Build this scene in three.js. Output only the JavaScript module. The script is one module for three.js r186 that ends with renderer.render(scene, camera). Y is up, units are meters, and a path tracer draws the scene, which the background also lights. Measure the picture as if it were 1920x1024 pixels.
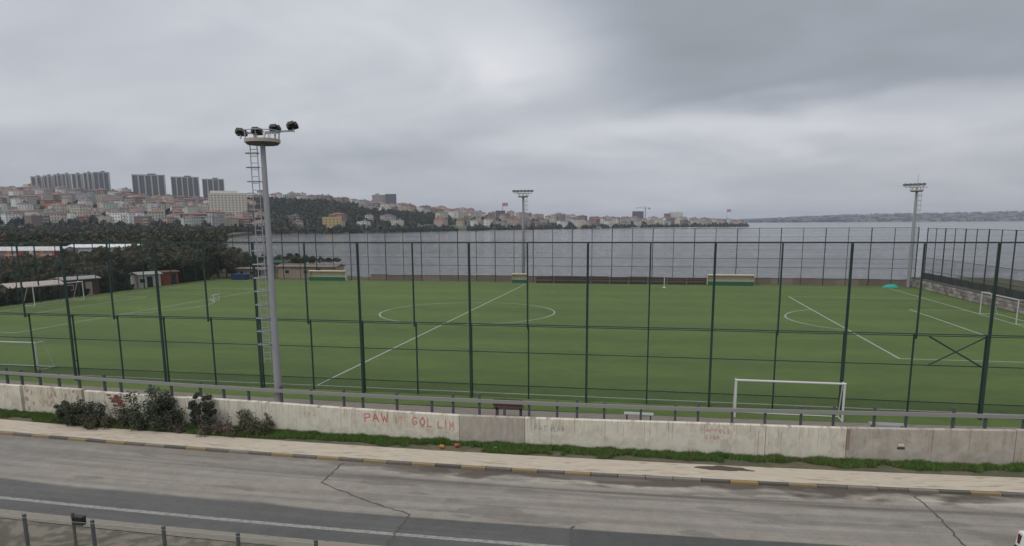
import * as THREE from 'three';
import { mergeGeometries } from 'three/addons/utils/BufferGeometryUtils.js';
import { ImprovedNoise } from 'three/addons/math/ImprovedNoise.js';
import { RoundedBoxGeometry } from 'three/addons/geometries/RoundedBoxGeometry.js';

// ------------------------------------------------------------------ camera, sky, sun, exposure
const scene = new THREE.Scene();
const HALF = 645.32, FOCAL = 1320.74;                       // shifted lens: the frame is the upper part of a 3:2 picture
const camera = new THREE.PerspectiveCamera(2 * Math.atan(HALF / FOCAL) * 180 / Math.PI, 1920 / (2 * HALF), 0.5, 14000);
camera.position.set(19.06, 9.32, 71.48);
camera.rotation.set(-0.17118, 0.19754, -0.00565, 'YXZ');
camera.setViewOffset(1920, 2 * HALF, 0, 0, 1920, 1024);
camera.updateProjectionMatrix(); camera.updateMatrixWorld(true);
const renderer = new THREE.WebGLRenderer({ antialias: true });
renderer.toneMapping = THREE.LinearToneMapping;
renderer.toneMappingExposure = 1.0;
renderer.shadowMap.enabled = true;

const PN = new ImprovedNoise();
const fbm = (x, y, z, o = 4) => { let a = 0.5, s = 0; for (let i = 0; i < o; i++) { s += a * PN.noise(x, y, z); x *= 2.03; y *= 2.03; z *= 2.03; a *= 0.5; } return s; };
const sm = (a, b, x) => { const t = Math.min(1, Math.max(0, (x - a) / (b - a))); return t * t * (3 - 2 * t); };
const mix = (a, b, t) => a + (b - a) * t;
let seed = 12345;
const rnd = () => { seed = (seed * 1664525 + 1013904223) >>> 0; return seed / 4294967296; };
const rr = (a, b) => a + (b - a) * rnd();
const lin = (c) => { c /= 255; return c <= 0.04045 ? c / 12.92 : Math.pow((c + 0.055) / 1.055, 2.4); };

function skyTexture() {                                     // an overcast sky: one cloud deck with thin and thick places, brighter towards the zenith
  const W = 1536, H = 768, d = new Float32Array(W * H * 4);
  for (let j = 0; j < H; j++) for (let i = 0; i < W; i++) {
    const v = (j + 0.5) / H, el = (v - 0.5) * Math.PI, az = ((i + 0.5) / W - 0.5) * 2 * Math.PI;
    const y = Math.sin(el), x = Math.cos(el) * Math.cos(az), z = Math.cos(el) * Math.sin(az);
    const e = Math.max(0, y), k = 1 / (e + 0.17);
    const px = x * k, pz = z * k;
    const warp = fbm(px * 0.5 + 3, pz * 0.5 + 8, 1.7, 3);
    let big = fbm(px * 0.55 + 1.4 * warp + 11.3, pz * 0.8 + 2.1, 4.2, 4);
    let fine = fbm(px * 1.9 + 2.2 * warp, pz * 2.0 + 7.7, 9.1, 5);
    // the thick bank of cloud on the right of the lake, the thin places left of it and under it (bearings in degrees from straight down the pitch, right positive)
    const b = Math.atan2(x, -z) * 180 / Math.PI, E = el * 180 / Math.PI;
    const g = (b0, e0, sb, se) => Math.exp(-(((b - b0) / sb) ** 2) - (((E - e0) / se) ** 2));
    const n1 = 9 * warp, n2 = 3.2 * fine;
    const G = (b0, e0, sb, se) => Math.exp(-(((b - b0 + n1) / sb) ** 2) - (((E - e0 + n2) / se) ** 2));
    let t = 0.24 * big + 0.19 * fine + 0.05 * fbm(px * 5 + 3 * warp, pz * 7, 2.9, 3);
    t -= 0.46 * sm(-4, 7, b + 7.4 - (14.7 - E) + 0.6 * n1) * sm(6.6, 10.4, E + 1.3 * n2 - 0.02 * Math.abs(b)) * sm(75, 40, b) * sm(42, 28, E);
    t -= 0.10 * G(-4, 9.4, 7, 1.4);
    t += 0.22 * G(-13, 11.9, 6, 2.6) + 0.12 * G(2, 7.0, 9, 1.5) + 0.10 * G(13, 6.0, 7, 1.3) + 0.05 * G(-38, 7, 12, 2.0);
    t -= 0.08 * G(-18, 3.6, 22, 1.7) + 0.05 * g(-40, 4.5, 14, 2.5);
    const L = mix(0.50, 0.84, Math.pow(e, 0.9)) * Math.exp(1.05 * t);
    const warm = 0.36 + 1.5 * t + 0.25 * sm(-5, 15, b) * sm(9, 1, E);
    const o = (j * W + i) * 4, c = Math.min(1, Math.max(0, warm));
    d[o] = L * mix(0.90, 0.99, c); d[o + 1] = L * mix(0.972, 0.992, c); d[o + 2] = L * mix(1.09, 1.02, c); d[o + 3] = 1;
  }
  const t = new THREE.DataTexture(d, W, H, THREE.RGBAFormat, THREE.FloatType);
  t.mapping = THREE.EquirectangularReflectionMapping; t.magFilter = t.minFilter = THREE.LinearFilter; t.needsUpdate = true;
  return t;
}
scene.background = skyTexture(); scene.environment = scene.background;
scene.fog = new THREE.FogExp2(new THREE.Color().setRGB(0.80, 0.86, 1.0), 0.00009);
const sun = new THREE.DirectionalLight(new THREE.Color().setRGB(1.0, 0.965, 0.91), 1.15);
sun.position.set(-55, 110, 75); sun.target.position.set(0, 0, 0);
sun.castShadow = true; sun.shadow.radius = 60; sun.shadow.mapSize.set(2048, 2048);
Object.assign(sun.shadow.camera, { left: -140, right: 140, top: 140, bottom: -140, near: 1, far: 500 });
scene.add(sun, sun.target);

// ------------------------------------------------------------------ helpers
const used = {};
const numbered = (n) => { const k = used[n] = (used[n] ?? -1) + 1; return k ? `${n}_${String(k).padStart(3, '0')}` : n; };
const shade = (o) => o.traverse((m) => { if (m.isMesh) { m.castShadow = true; m.receiveShadow = true; } });
function mesh(name, geo, mat, parent) {
  const m = new THREE.Mesh(Array.isArray(geo) ? join(geo) : geo, mat);
  m.name = parent && parent !== scene ? name : numbered(name); m.castShadow = m.receiveShadow = true; (parent ?? scene).add(m); return m;
}
function join(list) {
  const a = list.map((g) => { const n = g.index ? g.toNonIndexed() : g; for (const k of Object.keys(n.attributes)) if (!['position', 'normal', 'uv'].includes(k)) n.deleteAttribute(k); return n; });
  return mergeGeometries(a);
}
function thing(name, label, category, [x, y, z] = [0, 0, 0], turn = 0, group) {
  const o = new THREE.Group(); o.name = numbered(name); o.position.set(x, y, z); o.rotation.y = turn;
  o.userData = { label, category }; if (group) o.userData.group = group; scene.add(o); return o;
}
const tag = (o, label, category, group) => { Object.assign(o.userData, { label, category }); if (group) o.userData.group = group; return o; };
function copy(o, label, group, pos, turn, scale) {
  const c = o.clone(); c.name = numbered(o.name.replace(/_\d{3}$/, '')); c.userData = { ...o.userData };
  if (label) c.userData.label = label; if (group) c.userData.group = group;
  if (pos) c.position.set(...pos); if (turn !== undefined) c.rotation.y = turn; if (scale) c.scale.set(...scale);
  scene.add(c); return c;
}
const structure = (o) => { o.userData.kind = 'structure'; return o; };
const stuff = (o) => { o.userData.kind = 'stuff'; return o; };
const box = (w, h, d, x = 0, y = 0, z = 0) => new THREE.BoxGeometry(w, h, d).translate(x, y, z);       // centre at x,y,z
const slab = (w, h, d, x = 0, y = 0, z = 0) => box(w, h, d, x, y + h / 2, z);                          // stands on y
const rbox = (w, h, d, x = 0, y = 0, z = 0, r = 0.02) => new RoundedBoxGeometry(w, h, d, 2, r).translate(x, y, z);
function bar(a, b, r0, r1 = r0, n = 8) {
  const A = new THREE.Vector3(...a), B = new THREE.Vector3(...b), D = B.clone().sub(A), L = D.length();
  const g = new THREE.CylinderGeometry(r1, r0, L, n, 1).translate(0, L / 2, 0);
  return g.applyQuaternion(new THREE.Quaternion().setFromUnitVectors(new THREE.Vector3(0, 1, 0), D.normalize())).translate(A.x, A.y, A.z);
}
function beam(a, b, w, d = w) {
  const A = new THREE.Vector3(...a), B = new THREE.Vector3(...b), L = A.distanceTo(B);
  const g = new THREE.BoxGeometry(w, d, L), o = new THREE.Object3D(); o.position.copy(A).add(B).multiplyScalar(0.5); o.lookAt(B); o.updateMatrix();
  return g.applyMatrix4(o.matrix);
}
const rgb = (r, g, b) => new THREE.Color().setRGB(r, g, b);
const std = (c, roughness = 0.85, more = {}) => new THREE.MeshStandardMaterial({ color: rgb(...c), roughness, ...more });
function dataTex(W, H, fn, srgb = true) {                    // fn(u,v) -> linear [r,g,b], or one number
  const d = new Uint8Array(W * H * 4), enc = (x) => { x = Math.min(1, Math.max(0, x)); return Math.round(255 * (srgb ? (x <= 0.0031308 ? 12.92 * x : 1.055 * Math.pow(x, 1 / 2.4) - 0.055) : x)); };
  for (let j = 0; j < H; j++) for (let i = 0; i < W; i++) {
    const c = fn((i + 0.5) / W, (j + 0.5) / H, i, j), o = (j * W + i) * 4, q = Array.isArray(c) ? c : [c, c, c];
    d[o] = enc(q[0]); d[o + 1] = enc(q[1]); d[o + 2] = enc(q[2]); d[o + 3] = 255;
  }
  const t = new THREE.DataTexture(d, W, H); t.wrapS = t.wrapT = THREE.RepeatWrapping; t.magFilter = THREE.LinearFilter; t.minFilter = THREE.LinearMipmapLinearFilter; t.generateMipmaps = true;
  if (srgb) t.colorSpace = THREE.SRGBColorSpace; t.needsUpdate = true; return t;
}
const grain = dataTex(512, 512, () => 0.5 + 0.5 * (rnd() - 0.5) + 0.25 * (rnd() - 0.5), false);
// noise that closes on itself over the unit square
const loop = (u, v, f, s, o = 4) => { const a = u * 2 * Math.PI, b = v * 2 * Math.PI, R = f / (2 * Math.PI); return fbm(R * Math.cos(a) + s, R * Math.sin(a) + R * Math.cos(b) * 1.3, R * Math.sin(b) + s * 0.7, o); };

// the road and all that follows it bends very slightly
const bow = (u) => { const t = u - 10, c = 0.0016; return Math.abs(t) < 30 ? c * t * t : c * 30 * (2 * Math.abs(t) - 30); };
function ribbon(z0, z1, y0, y1, u0, u1, n = 60, ux = 1, uz = 1) {  // sheet from the far edge z0 to the near edge z1, uv in metres times ux, uz
  const p = [], uv = [], ix = [];
  for (let i = 0; i <= n; i++) { const u = mix(u0, u1, i / n), b = bow(u); p.push(u, y0, z0 - b, u, y1, z1 - b); uv.push(u * ux, 0, u * ux, (z1 - z0) * uz); if (i) { const a = 2 * i; ix.push(a - 2, a - 1, a, a, a - 1, a + 1); } }
  const g = new THREE.BufferGeometry(); g.setAttribute('position', new THREE.Float32BufferAttribute(p, 3)); g.setAttribute('uv', new THREE.Float32BufferAttribute(uv, 2)); g.setIndex(ix); g.computeVertexNormals(); return g;
}

// ------------------------------------------------------------------ ground, lake, hills
const earthTex = dataTex(512, 512, (u, v) => { const n = loop(u, v, 9, 2.1, 5), m = loop(u, v, 30, 6.1, 3); const t = sm(-0.15, 0.2, n + 0.5 * m); return [mix(0.085, 0.13, t), mix(0.083, 0.11, t), mix(0.047, 0.07, t)]; });
const earth = new THREE.MeshStandardMaterial({ map: earthTex, roughness: 1, bumpMap: grain, bumpScale: 0.03 });
{
  const pts = [[-1900, 260], [70, 260], [70, -44.5], [0, -46], [-33, -48], [-50, -62], [-76, -68], [-95, -97], [-119, -133], [-158, -190], [-225, -289], [-304, -411], [-365, -531], [-424, -649], [-455, -720], [-1900, -720]];
  const s = new THREE.Shape(pts.map(([x, z]) => new THREE.Vector2(x, -z)));
  const g = new THREE.ExtrudeGeometry(s, { depth: 4, bevelEnabled: false }).rotateX(-Math.PI / 2).translate(0, -4.2, 0);
  const uv = g.attributes.uv; for (let i = 0; i < uv.count; i++) uv.setXY(i, uv.getX(i) / 14, uv.getY(i) / 14);
  structure(mesh('ground', g, earth));
}
{ // lake
  const g = new THREE.PlaneGeometry(16000, 10500).rotateX(-Math.PI / 2).translate(500, -2.5, -4900);
  const uv = g.attributes.uv; for (let i = 0; i < uv.count; i++) uv.setXY(i, uv.getX(i) * 16000 / 40, uv.getY(i) * 10500 / 40);
  const b = dataTex(1024, 1024, (u, v) => 0.5 + 0.55 * loop(u, v, 26, 3.3, 5) + 0.3 * loop(u * 2, v * 2, 30, 8.3, 2), false);
  const streak = dataTex(256, 256, (u, v) => 0.55 + 0.9 * loop(u, v, 8, 6.6, 4), false); streak.repeat.set(1 / 30, 1 / 9);   // calm and ruffled lanes
  structure(mesh('lake', g, new THREE.MeshPhysicalMaterial({ color: rgb(0.085, 0.085, 0.085), roughness: 0.2, ior: 1.33, bumpMap: b, bumpScale: 0.12, roughnessMap: streak })));
}
// the hillside across the bay: foot and ridge lines as surveyed points (foot x, z, ridge x, height, z)
const HILL = [[-824, -514, -1676, 88.3, -1119], [-743, -531, -1514, 85.2, -1152], [-678, -544, -1384, 81.2, -1178], [-613, -557, -1253, 77.3, -1204], [-564, -566, -1156, 72.4, -1223], [-521, -575, -1055, 66.7, -1223], [-478, -584, -950, 56.7, -1213], [-434, -592, -847, 53.2, -1203], [-444, -687, -753, 58.2, -1202], [-403, -699, -692, 57.5, -1234], [-370, -713, -657, 54.8, -1302], [-345, -750, -626, 50.1, -1390], [-319, -788, -588, 44.6, -1480], [-290, -830, -543, 38.3, -1570], [-268, -905, -496, 32.9, -1682], [-234, -1025, -421, 25.5, -1839], [-182, -1126, -330, 19.8, -2000], [-112, -1241, -206, 14.7, -2178], [-30, -1375, -64, 10.7, -2380], [66, -1461, 99, 7.0, -2545], [147, -1522, 238, 3.2, -2675], [198, -1539, 332, -1.4, -2745], [225, -1560, 370, -5, -2780]];
const FARHILL = [[100, -5250, 130, 3, -6600], [412, -5310, 509, 13.7, -6655], [679, -5364, 841, 18.9, -6722], [945, -5417, 1173, 33.8, -6788], [1212, -5470, 1505, 46.2, -6855], [1441, -5516, 1789, 56.5, -6912], [1898, -5608, 2359, 65.2, -7026], [2393, -5707, 2975, 76, -7149], [2813, -5791, 3496, 82.5, -7253], [3537, -5936, 4399, 72.6, -7434], [4490, -6127, 5590, 51.6, -7672]];
function onHill(H, s, t, foot = -3) {                         // s 0..n-1 along, t 0 foot, 1 ridge
  const i = Math.min(H.length - 2, Math.max(0, Math.floor(s))), k = s - i, A = H[i], B = H[i + 1], m = (j) => mix(A[j], B[j], k);
  const x = mix(m(0), m(2), t), z = mix(m(1), m(4), t), R = m(3);
  const up = t <= 1 ? Math.sin(Math.min(1, t) * Math.PI / 2) * 0.35 + t * 0.65 : 1 - (t - 1) * 1.2;
  const y = foot + (R - foot) * up + (t > 0 && t < 1 ? 0.035 * R * fbm(x / 90, z / 90, 3.3, 3) : 0);
  return [x, y, z];
}
function hillMesh(name, H, foot, mat, nt = 28, sub = 5) {
  const ns = (H.length - 1) * sub, p = [], uv = [], ix = [];
  for (let i = 0; i <= ns; i++) for (let j = 0; j <= nt; j++) { const q = onHill(H, Math.min(i / sub, H.length - 1.0001), 1.5 * j / nt, foot); p.push(...q); uv.push(q[0] / 60, q[2] / 60); if (i && j) { const a = i * (nt + 1) + j, b = a - nt - 1; ix.push(b - 1, a - 1, b, b, a - 1, a); } }
  const g = new THREE.BufferGeometry(); g.setAttribute('position', new THREE.Float32BufferAttribute(p, 3)); g.setAttribute('uv', new THREE.Float32BufferAttribute(uv, 2)); g.setIndex(ix); g.computeVertexNormals();
  return structure(mesh(name, g, mat));
}
const hillTex = dataTex(512, 512, (u, v) => { const t = sm(-0.12, 0.16, loop(u, v, 14, 5.5, 5)); return [mix(0.06, 0.125, t), mix(0.075, 0.12, t), mix(0.042, 0.08, t)]; });
hillMesh('hillside', HILL, -3, new THREE.MeshStandardMaterial({ map: hillTex, roughness: 1, side: THREE.DoubleSide }));
hillMesh('far_hills', FARHILL, -4, new THREE.MeshStandardMaterial({ map: hillTex, roughness: 1, side: THREE.DoubleSide }), 16, 6);

// ------------------------------------------------------------------ pitch
const turfTex = dataTex(1024, 1024, (u, v) => {
  const n = loop(u, v, 10, 1.2, 4), f = rnd() - 0.5, m = loop(u, v, 60, 4.2, 2);
  const k = 1 + 0.22 * n + 0.25 * f + 0.2 * m; return [0.074 * k * (1 + 0.2 * n), 0.118 * k, 0.022 * k];
});
const turf = new THREE.MeshPhysicalMaterial({ map: turfTex, roughness: 0.95, vertexColors: true, bumpMap: grain, bumpScale: 0.02, sheen: 1, sheenColor: rgb(0.40, 0.52, 0.15), sheenRoughness: 0.42 });
{
  const x0 = -55.2, x1 = 55.2, z0 = -38.4, z1 = 37.6, g = new THREE.PlaneGeometry(x1 - x0, z1 - z0, 220, 150).rotateX(-Math.PI / 2).translate((x0 + x1) / 2, 0, (z0 + z1) / 2);
  const p = g.attributes.position, uv = g.attributes.uv, c = [];
  for (let i = 0; i < p.count; i++) {
    const x = p.getX(i), z = p.getZ(i); uv.setXY(i, x / 13, z / 13);
    const roll = 0.06 * Math.sign(Math.sin(z * Math.PI / 4.1));                       // the turf rolls, laid across in 4 m strips
    const worn = 0.16 * Math.exp(-(((Math.abs(x) - 47.5) / 4) ** 2) - ((z / 6) ** 2)), n = 1 + 0.4 * fbm(x / 22, z / 9, 2.2, 4) + 0.2 * fbm(x / 3, z / 1.3, 7.7, 3) + roll - worn, w = 0.12 * fbm(x / 14 + 9, z / 14, 5.1, 3);
    c.push(n * (1 + w), n, n * (1 - w));
  }
  g.setAttribute('color', new THREE.Float32BufferAttribute(c, 3));
  const t = structure(mesh('football_pitch', g, turf));
  const lineTex = dataTex(256, 256, (u, v) => { const k = 0.40 + 0.22 * loop(u, v, 24, 3, 4) + 0.12 * (rnd() - 0.5); return [k * 0.98, k, k * 0.88]; });
  const lm = new THREE.MeshStandardMaterial({ map: lineTex, roughness: 0.95, bumpMap: grain, bumpScale: 0.01 });
  const LW = 0.15, strip = (name, xa, za, xb, zb) => {
    const L = Math.hypot(xb - xa, zb - za), pg = new THREE.PlaneGeometry(L, LW).rotateX(-Math.PI / 2), u2 = pg.attributes.uv;
    for (let i = 0; i < u2.count; i++) u2.setXY(i, u2.getX(i) * L / 2, u2.getY(i) * LW / 2);
    pg.rotateY(-Math.atan2(zb - za, xb - xa)).translate((xa + xb) / 2, 0.004, (za + zb) / 2); mesh(name, pg, lm, t);
  };
  const arc = (name, cx, cz, r, a0, a1, n = 72) => { const ag = new THREE.RingGeometry(r - LW / 2, r + LW / 2, n, 1, a0, a1 - a0).rotateX(-Math.PI / 2).translate(cx, 0.004, cz); mesh(name, ag, lm, t); };
  const hw = 34.36, hl = 51.3, h = LW / 2;
  strip('touchline', -hl - h, hw, hl + h, hw); strip('touchline', -hl - h, -hw, hl + h, -hw);
  strip('halfway_line', 0, hw - h, 0, -hw + h);
  strip('goal_line', hl, hw - h, hl, -hw + h); strip('goal_line', -hl, hw - h, -hl, -hw + h);
  arc('centre_circle', 0, 0, 9.15, 0, 2 * Math.PI, 120);
  for (const s of [-1, 1]) for (const [e, hwid, nm] of [[35.74, 20.5, 'penalty_area_line'], [45.79, 8.75, 'goal_area_line']]) {
    const oz = -0.5; strip(nm, s * e, oz + hwid + h, s * e, oz - hwid - h);
    for (const k of [-1, 1]) strip(nm, s * (e + h), oz + k * hwid, s * (hl - h), oz + k * hwid);
  }
  const pa = Math.acos(5.4 / 9.15);
  arc('penalty_arc', 41.1, -0.5, 9.15, Math.PI - pa, Math.PI + pa, 40); arc('penalty_arc', -41.1, -0.5, 9.15, -pa, pa, 40);
  mesh('centre_spot', new THREE.CircleGeometry(0.14, 20).rotateX(-Math.PI / 2).translate(0, 0.009, 0), lm, t);
}
// ------------------------------------------------------------------ road, pavement, kerb, verge
const concreteTex = dataTex(1024, 256, (u, v) => { const n = loop(u, v, 22, 7.2, 5), f = rnd() - 0.5; const k = 1 + 0.28 * n + 0.10 * f, s = sm(0.14, 0.3, loop(u, v, 15, 1.4, 4)); return [mix(0.47, 0.34, s) * k, mix(0.405, 0.28, s) * k, mix(0.315, 0.205, s) * k]; });
{
  const KERB = 46.5;
  const pave = structure(mesh('pavement', ribbon(44.8, KERB - 0.19, 0.09, 0.085, -45, 75, 80, 1 / 12, 1 / 3), new THREE.MeshStandardMaterial({ map: concreteTex, roughness: 0.93, bumpMap: grain, bumpScale: 0.008 })));
  // dark wet leaf litter lying along the back of the pavement
  structure(mesh('verge', ribbon(43.2, 44.8, 0.08, 0.082, -45, 75, 80, 1 / 9, 1 / 9), new THREE.MeshStandardMaterial({ map: earthTex, roughness: 1, bumpMap: grain, bumpScale: 0.03 })));
  const stoneMats = [std([0.28, 0.19, 0.075], 0.85), std([0.25, 0.175, 0.085], 0.85), std([0.10, 0.088, 0.072], 0.85), std([0.14, 0.12, 0.095], 0.9)];
  const wornTex = [0, 1].map((q) => dataTex(128, 128, (u, v) => { const t = sm(-0.06, 0.12, loop(u, v, 14, 3 + q * 5, 4)); return q ? [mix(0.11, 0.17, t), mix(0.096, 0.15, t), mix(0.078, 0.125, t)] : [mix(0.30, 0.18, t), mix(0.205, 0.155, t), mix(0.075, 0.12, t)]; }));
  stoneMats.forEach((m, i) => { if (i % 2) { m.map = wornTex[i >> 1]; m.color.setRGB(1, 1, 1); } });
  for (const m of stoneMats) { m.bumpMap = grain; m.bumpScale = 0.004; }
  const stone = [0, 1, 2].map((i) => new RoundedBoxGeometry(0.985, 0.26, 0.18, 1, 0.02 + 0.004 * i));
  const bareStone = std([0.2, 0.178, 0.15], 0.92, { bumpMap: grain, bumpScale: 0.005 });
  const kerb = new THREE.Group(); kerb.name = 'kerb'; structure(kerb); scene.add(kerb);
  for (let i = -45; i < 75; i++) {
    const u = i + 0.5, m = mesh('kerb_stone', stone[Math.floor(rnd() * 3)], rnd() < 0.14 ? bareStone : stoneMats[(((i % 2) + 2) % 2) * 2 + (rnd() < 0.8 ? 1 : 0)], kerb);
    m.position.set(u, -0.035 + rr(-0.01, 0.006), KERB - 0.09 - bow(u) + rr(-0.008, 0.008)); m.rotation.y = Math.atan(bow(u + 0.5) - bow(u - 0.5)) + rr(-0.006, 0.006);
  }
  // road surface: worn pale asphalt, a dirty gutter, and the newer dark lane beyond
  const LEN = 76, W = 6.85, X0 = -24;
  const roadTex = dataTex(2048, 256, (uu, vv) => {
    const u = X0 + uu * LEN, d = vv * W, n = fbm(u / 6, d / 1.4, 1.1, 5), s = fbm(u / 14, d / 0.35, 6.2, 4), f = rnd() - 0.5, m = fbm(u / 0.5, d / 0.5, 3.3, 3);
    const right = sm(4, 12, u);
    let c = [0.262, 0.233, 0.196];                                   // worn pale
    const mixc = (q, t) => { c = c.map((x, i) => mix(x, q[i], t)); };
    mixc([0.192, 0.173, 0.149], sm(-0.1, 0.28, s + 0.3 * n) * 0.8);
    mixc([0.165, 0.162, 0.154], sm(-2, -12, u) * 0.7);
    mixc([0.085, 0.077, 0.068], 0.85 * Math.exp(-(((d - 1.6 - 0.25 * n) / 0.24) ** 2)) * (0.25 + 0.75 * right) * sm(-0.45, 0.1, s));   // wheel track
    mixc([0.38, 0.34, 0.28], 0.95 * right * Math.exp(-(((d - 0.8) / 0.3) ** 2)) * sm(-0.12, 0.08, fbm(u / 2.6, d / 0.5, 8, 4)));
    mixc([0.085, 0.066, 0.048], 0.95 * sm(0.85, 0.35, d + 1.5 * fbm(u / 2.3, d * 0.9, 4.4, 5)) * mix(0.3, 1, right));   // silt in the gutter
    const edge = 4.58 + mix(0.22, 0.05, sm(5, 10, u)) * n * 2 + 0.12 * Math.sin(u / 9);
    const dark = sm(edge - mix(0.28, 0.05, sm(5, 10, u)), edge + 0.06, d);
    const dk = u > 17.0 ? 0.072 : u > 11.5 ? 0.085 : 0.095;            // separate lays of asphalt
    mixc([dk * 1.02, dk, dk * 0.93], dark); if (dark > 0.5) mixc([0.12, 0.113, 0.102], 0.55 * sm(0.02, 0.3, s));
    const patch = fbm(u / 3.1 + 40, d / 0.9, 12.4, 4); mixc([0.158, 0.142, 0.124], 0.6 * sm(0.16, 0.2, patch) * (1 - dark)); const k = 1 + 0.28 * n + 0.24 * f + 0.22 * m; return c.map((x) => x * k);
  });
  const rg = ribbon(KERB - 0.01, KERB + W, 0, 0, X0 - LEN, X0 + 2 * LEN, 140, 1, 1), uv = rg.attributes.uv;
  for (let i = 0; i < uv.count; i++) uv.setXY(i, (uv.getX(i) - X0) / LEN, uv.getY(i) / W);
  roadTex.wrapS = THREE.MirroredRepeatWrapping;
  structure(mesh('road', rg, new THREE.MeshStandardMaterial({ map: roadTex, roughness: 0.88, bumpMap: grain, bumpScale: 0.008 })));
  const paintTex = dataTex(512, 32, (u, v) => { const t = sm(-0.05, 0.25, loop(u, v, 40, 2.7, 4)); const k = mix(0.29, 0.16, t); return [k, k * 0.97, k * 0.88]; });
  structure(mesh('lane_line', ribbon(52.37, 52.57, 0.004, 0.004, -60, 90, 120, 1 / 8, 1), new THREE.MeshStandardMaterial({ map: paintTex, roughness: 0.8 })));
  // tar-sealed cracks
  const tar = std([0.075, 0.068, 0.06], 0.8);
  const crack = (pts, w) => {
    const q = []; for (let i = 0; i < pts.length - 1; i++) { const n = 9; for (let k = 0; k < n; k++) { const t = k / n; q.push([mix(pts[i][0], pts[i + 1][0], t) + rr(-0.06, 0.06), mix(pts[i][1], pts[i + 1][1], t) + rr(-0.04, 0.04)]); } } q.push(pts.at(-1));
    const p = [], ix = []; q.forEach(([x, z], i) => { const a = q[Math.max(0, i - 1)], b = q[Math.min(q.length - 1, i + 1)], dx = b[0] - a[0], dz = b[1] - a[1], L = Math.hypot(dx, dz), ww = w * rr(0.5, 1.2) / 2; p.push(x - dz / L * ww, 0.006, z + dx / L * ww, x + dz / L * ww, 0.006, z - dx / L * ww); if (i) { const o = 2 * i; ix.push(o - 2, o, o - 1, o - 1, o, o + 1); } });
    const g = new THREE.BufferGeometry(); g.setAttribute('position', new THREE.Float32BufferAttribute(p, 3)); g.setAttribute('uv', new THREE.Float32BufferAttribute(p.filter((_, i) => i % 3 !== 1), 2)); g.setIndex(ix); g.computeVertexNormals();
    structure(mesh('road_crack', g, tar));
  };
  crack([[7.29, 46.75], [7.36, 48.86], [9.77, 50.19], [11.57, 50.98], [11.57, 52.21], [11.64, 53.2]], 0.075);
  crack([[16.85, 50.9], [16.93, 52.3], [16.9, 53.2]], 0.12);
  crack([[28.08, 46.3], [28.19, 48.1], [28.14, 49.86], [28.3, 51.5]], 0.07);
  // the near verge: a pale concrete edging, then trodden earth
  structure(mesh('road_edging', ribbon(KERB + W - 0.02, KERB + W + 0.55, 0.03, 0.03, -60, 90, 120, 1 / 5, 1), new THREE.MeshStandardMaterial({ map: concreteTex, color: rgb(0.5, 0.52, 0.54), roughness: 0.95 })));
  const dirtTex = dataTex(512, 512, (u, v) => { const t = sm(-0.2, 0.22, loop(u, v, 16, 3.1, 5)), k = 1 + 0.2 * (rnd() - 0.5); return [mix(0.12, 0.23, t) * k, mix(0.108, 0.20, t) * k, mix(0.08, 0.155, t) * k]; });
  structure(mesh('near_verge', ribbon(KERB + W + 0.55, 75, 0.01, 0.01, -60, 90, 120, 1 / 7, 1 / 7), new THREE.MeshStandardMaterial({ map: dirtTex, roughness: 1, bumpMap: grain, bumpScale: 0.03 })));
  // paved strip between the wall and the pitch fence
  structure(mesh('spectator_path', ribbon(37.75, 43.3, 0.01, 0.01, -70, 75, 80, 1 / 12, 1 / 3), new THREE.MeshStandardMaterial({ map: concreteTex, color: rgb(0.42, 0.42, 0.45), roughness: 0.95, bumpMap: grain, bumpScale: 0.01 })));
}
// ------------------------------------------------------------------ fences round the pitch
const M = {
  post: std([0.018, 0.042, 0.036], 0.55), 
  steel: std([0.34, 0.345, 0.36], 0.5, { metalness: 0.35 }), steelDark: std([0.10, 0.105, 0.115], 0.6, { metalness: 0.3 }), beam: std([0.27, 0.265, 0.25], 0.6),
  white: std([0.56, 0.56, 0.53], 0.45), black: std([0.012, 0.012, 0.013], 0.5), cream: std([0.66, 0.59, 0.45], 0.7), green: std([0.015, 0.12, 0.055], 0.5),
};
M.rail = M.post;
for (const k of ['post', 'steel', 'beam', 'steelDark']) { M[k].bumpMap = grain; M[k].bumpScale = 0.001; }
function netMat(cover, col) {                               // diamond wire mesh: the texture holds one mesh cell
  const t = dataTex(64, 64, (u, v) => { const a = Math.abs(((u + v) % 1) - 0.5), b = Math.abs(((u - v + 1) % 1) - 0.5); return Math.max(a, b) > 0.5 - cover / 2 ? 1 : 0; }, false);
  return new THREE.MeshStandardMaterial({ color: rgb(...col), roughness: 0.6, alphaMap: t, transparent: true, side: THREE.DoubleSide });
}
const NET = { near: netMat(0.075, [0.022, 0.036, 0.03]), dense: netMat(0.17, [0.022, 0.036, 0.03]) };
function netPanel(w, h, x, y, z, turn = 0) {                 // lower left corner at x,y,z
  const g = new THREE.PlaneGeometry(w, h).translate(w / 2, h / 2, 0), uv = g.attributes.uv; for (let i = 0; i < uv.count; i++) uv.setXY(i, uv.getX(i) * w / 0.07, uv.getY(i) * h / 0.07);
  return g.rotateY(turn).translate(x, y, z);
}
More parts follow.
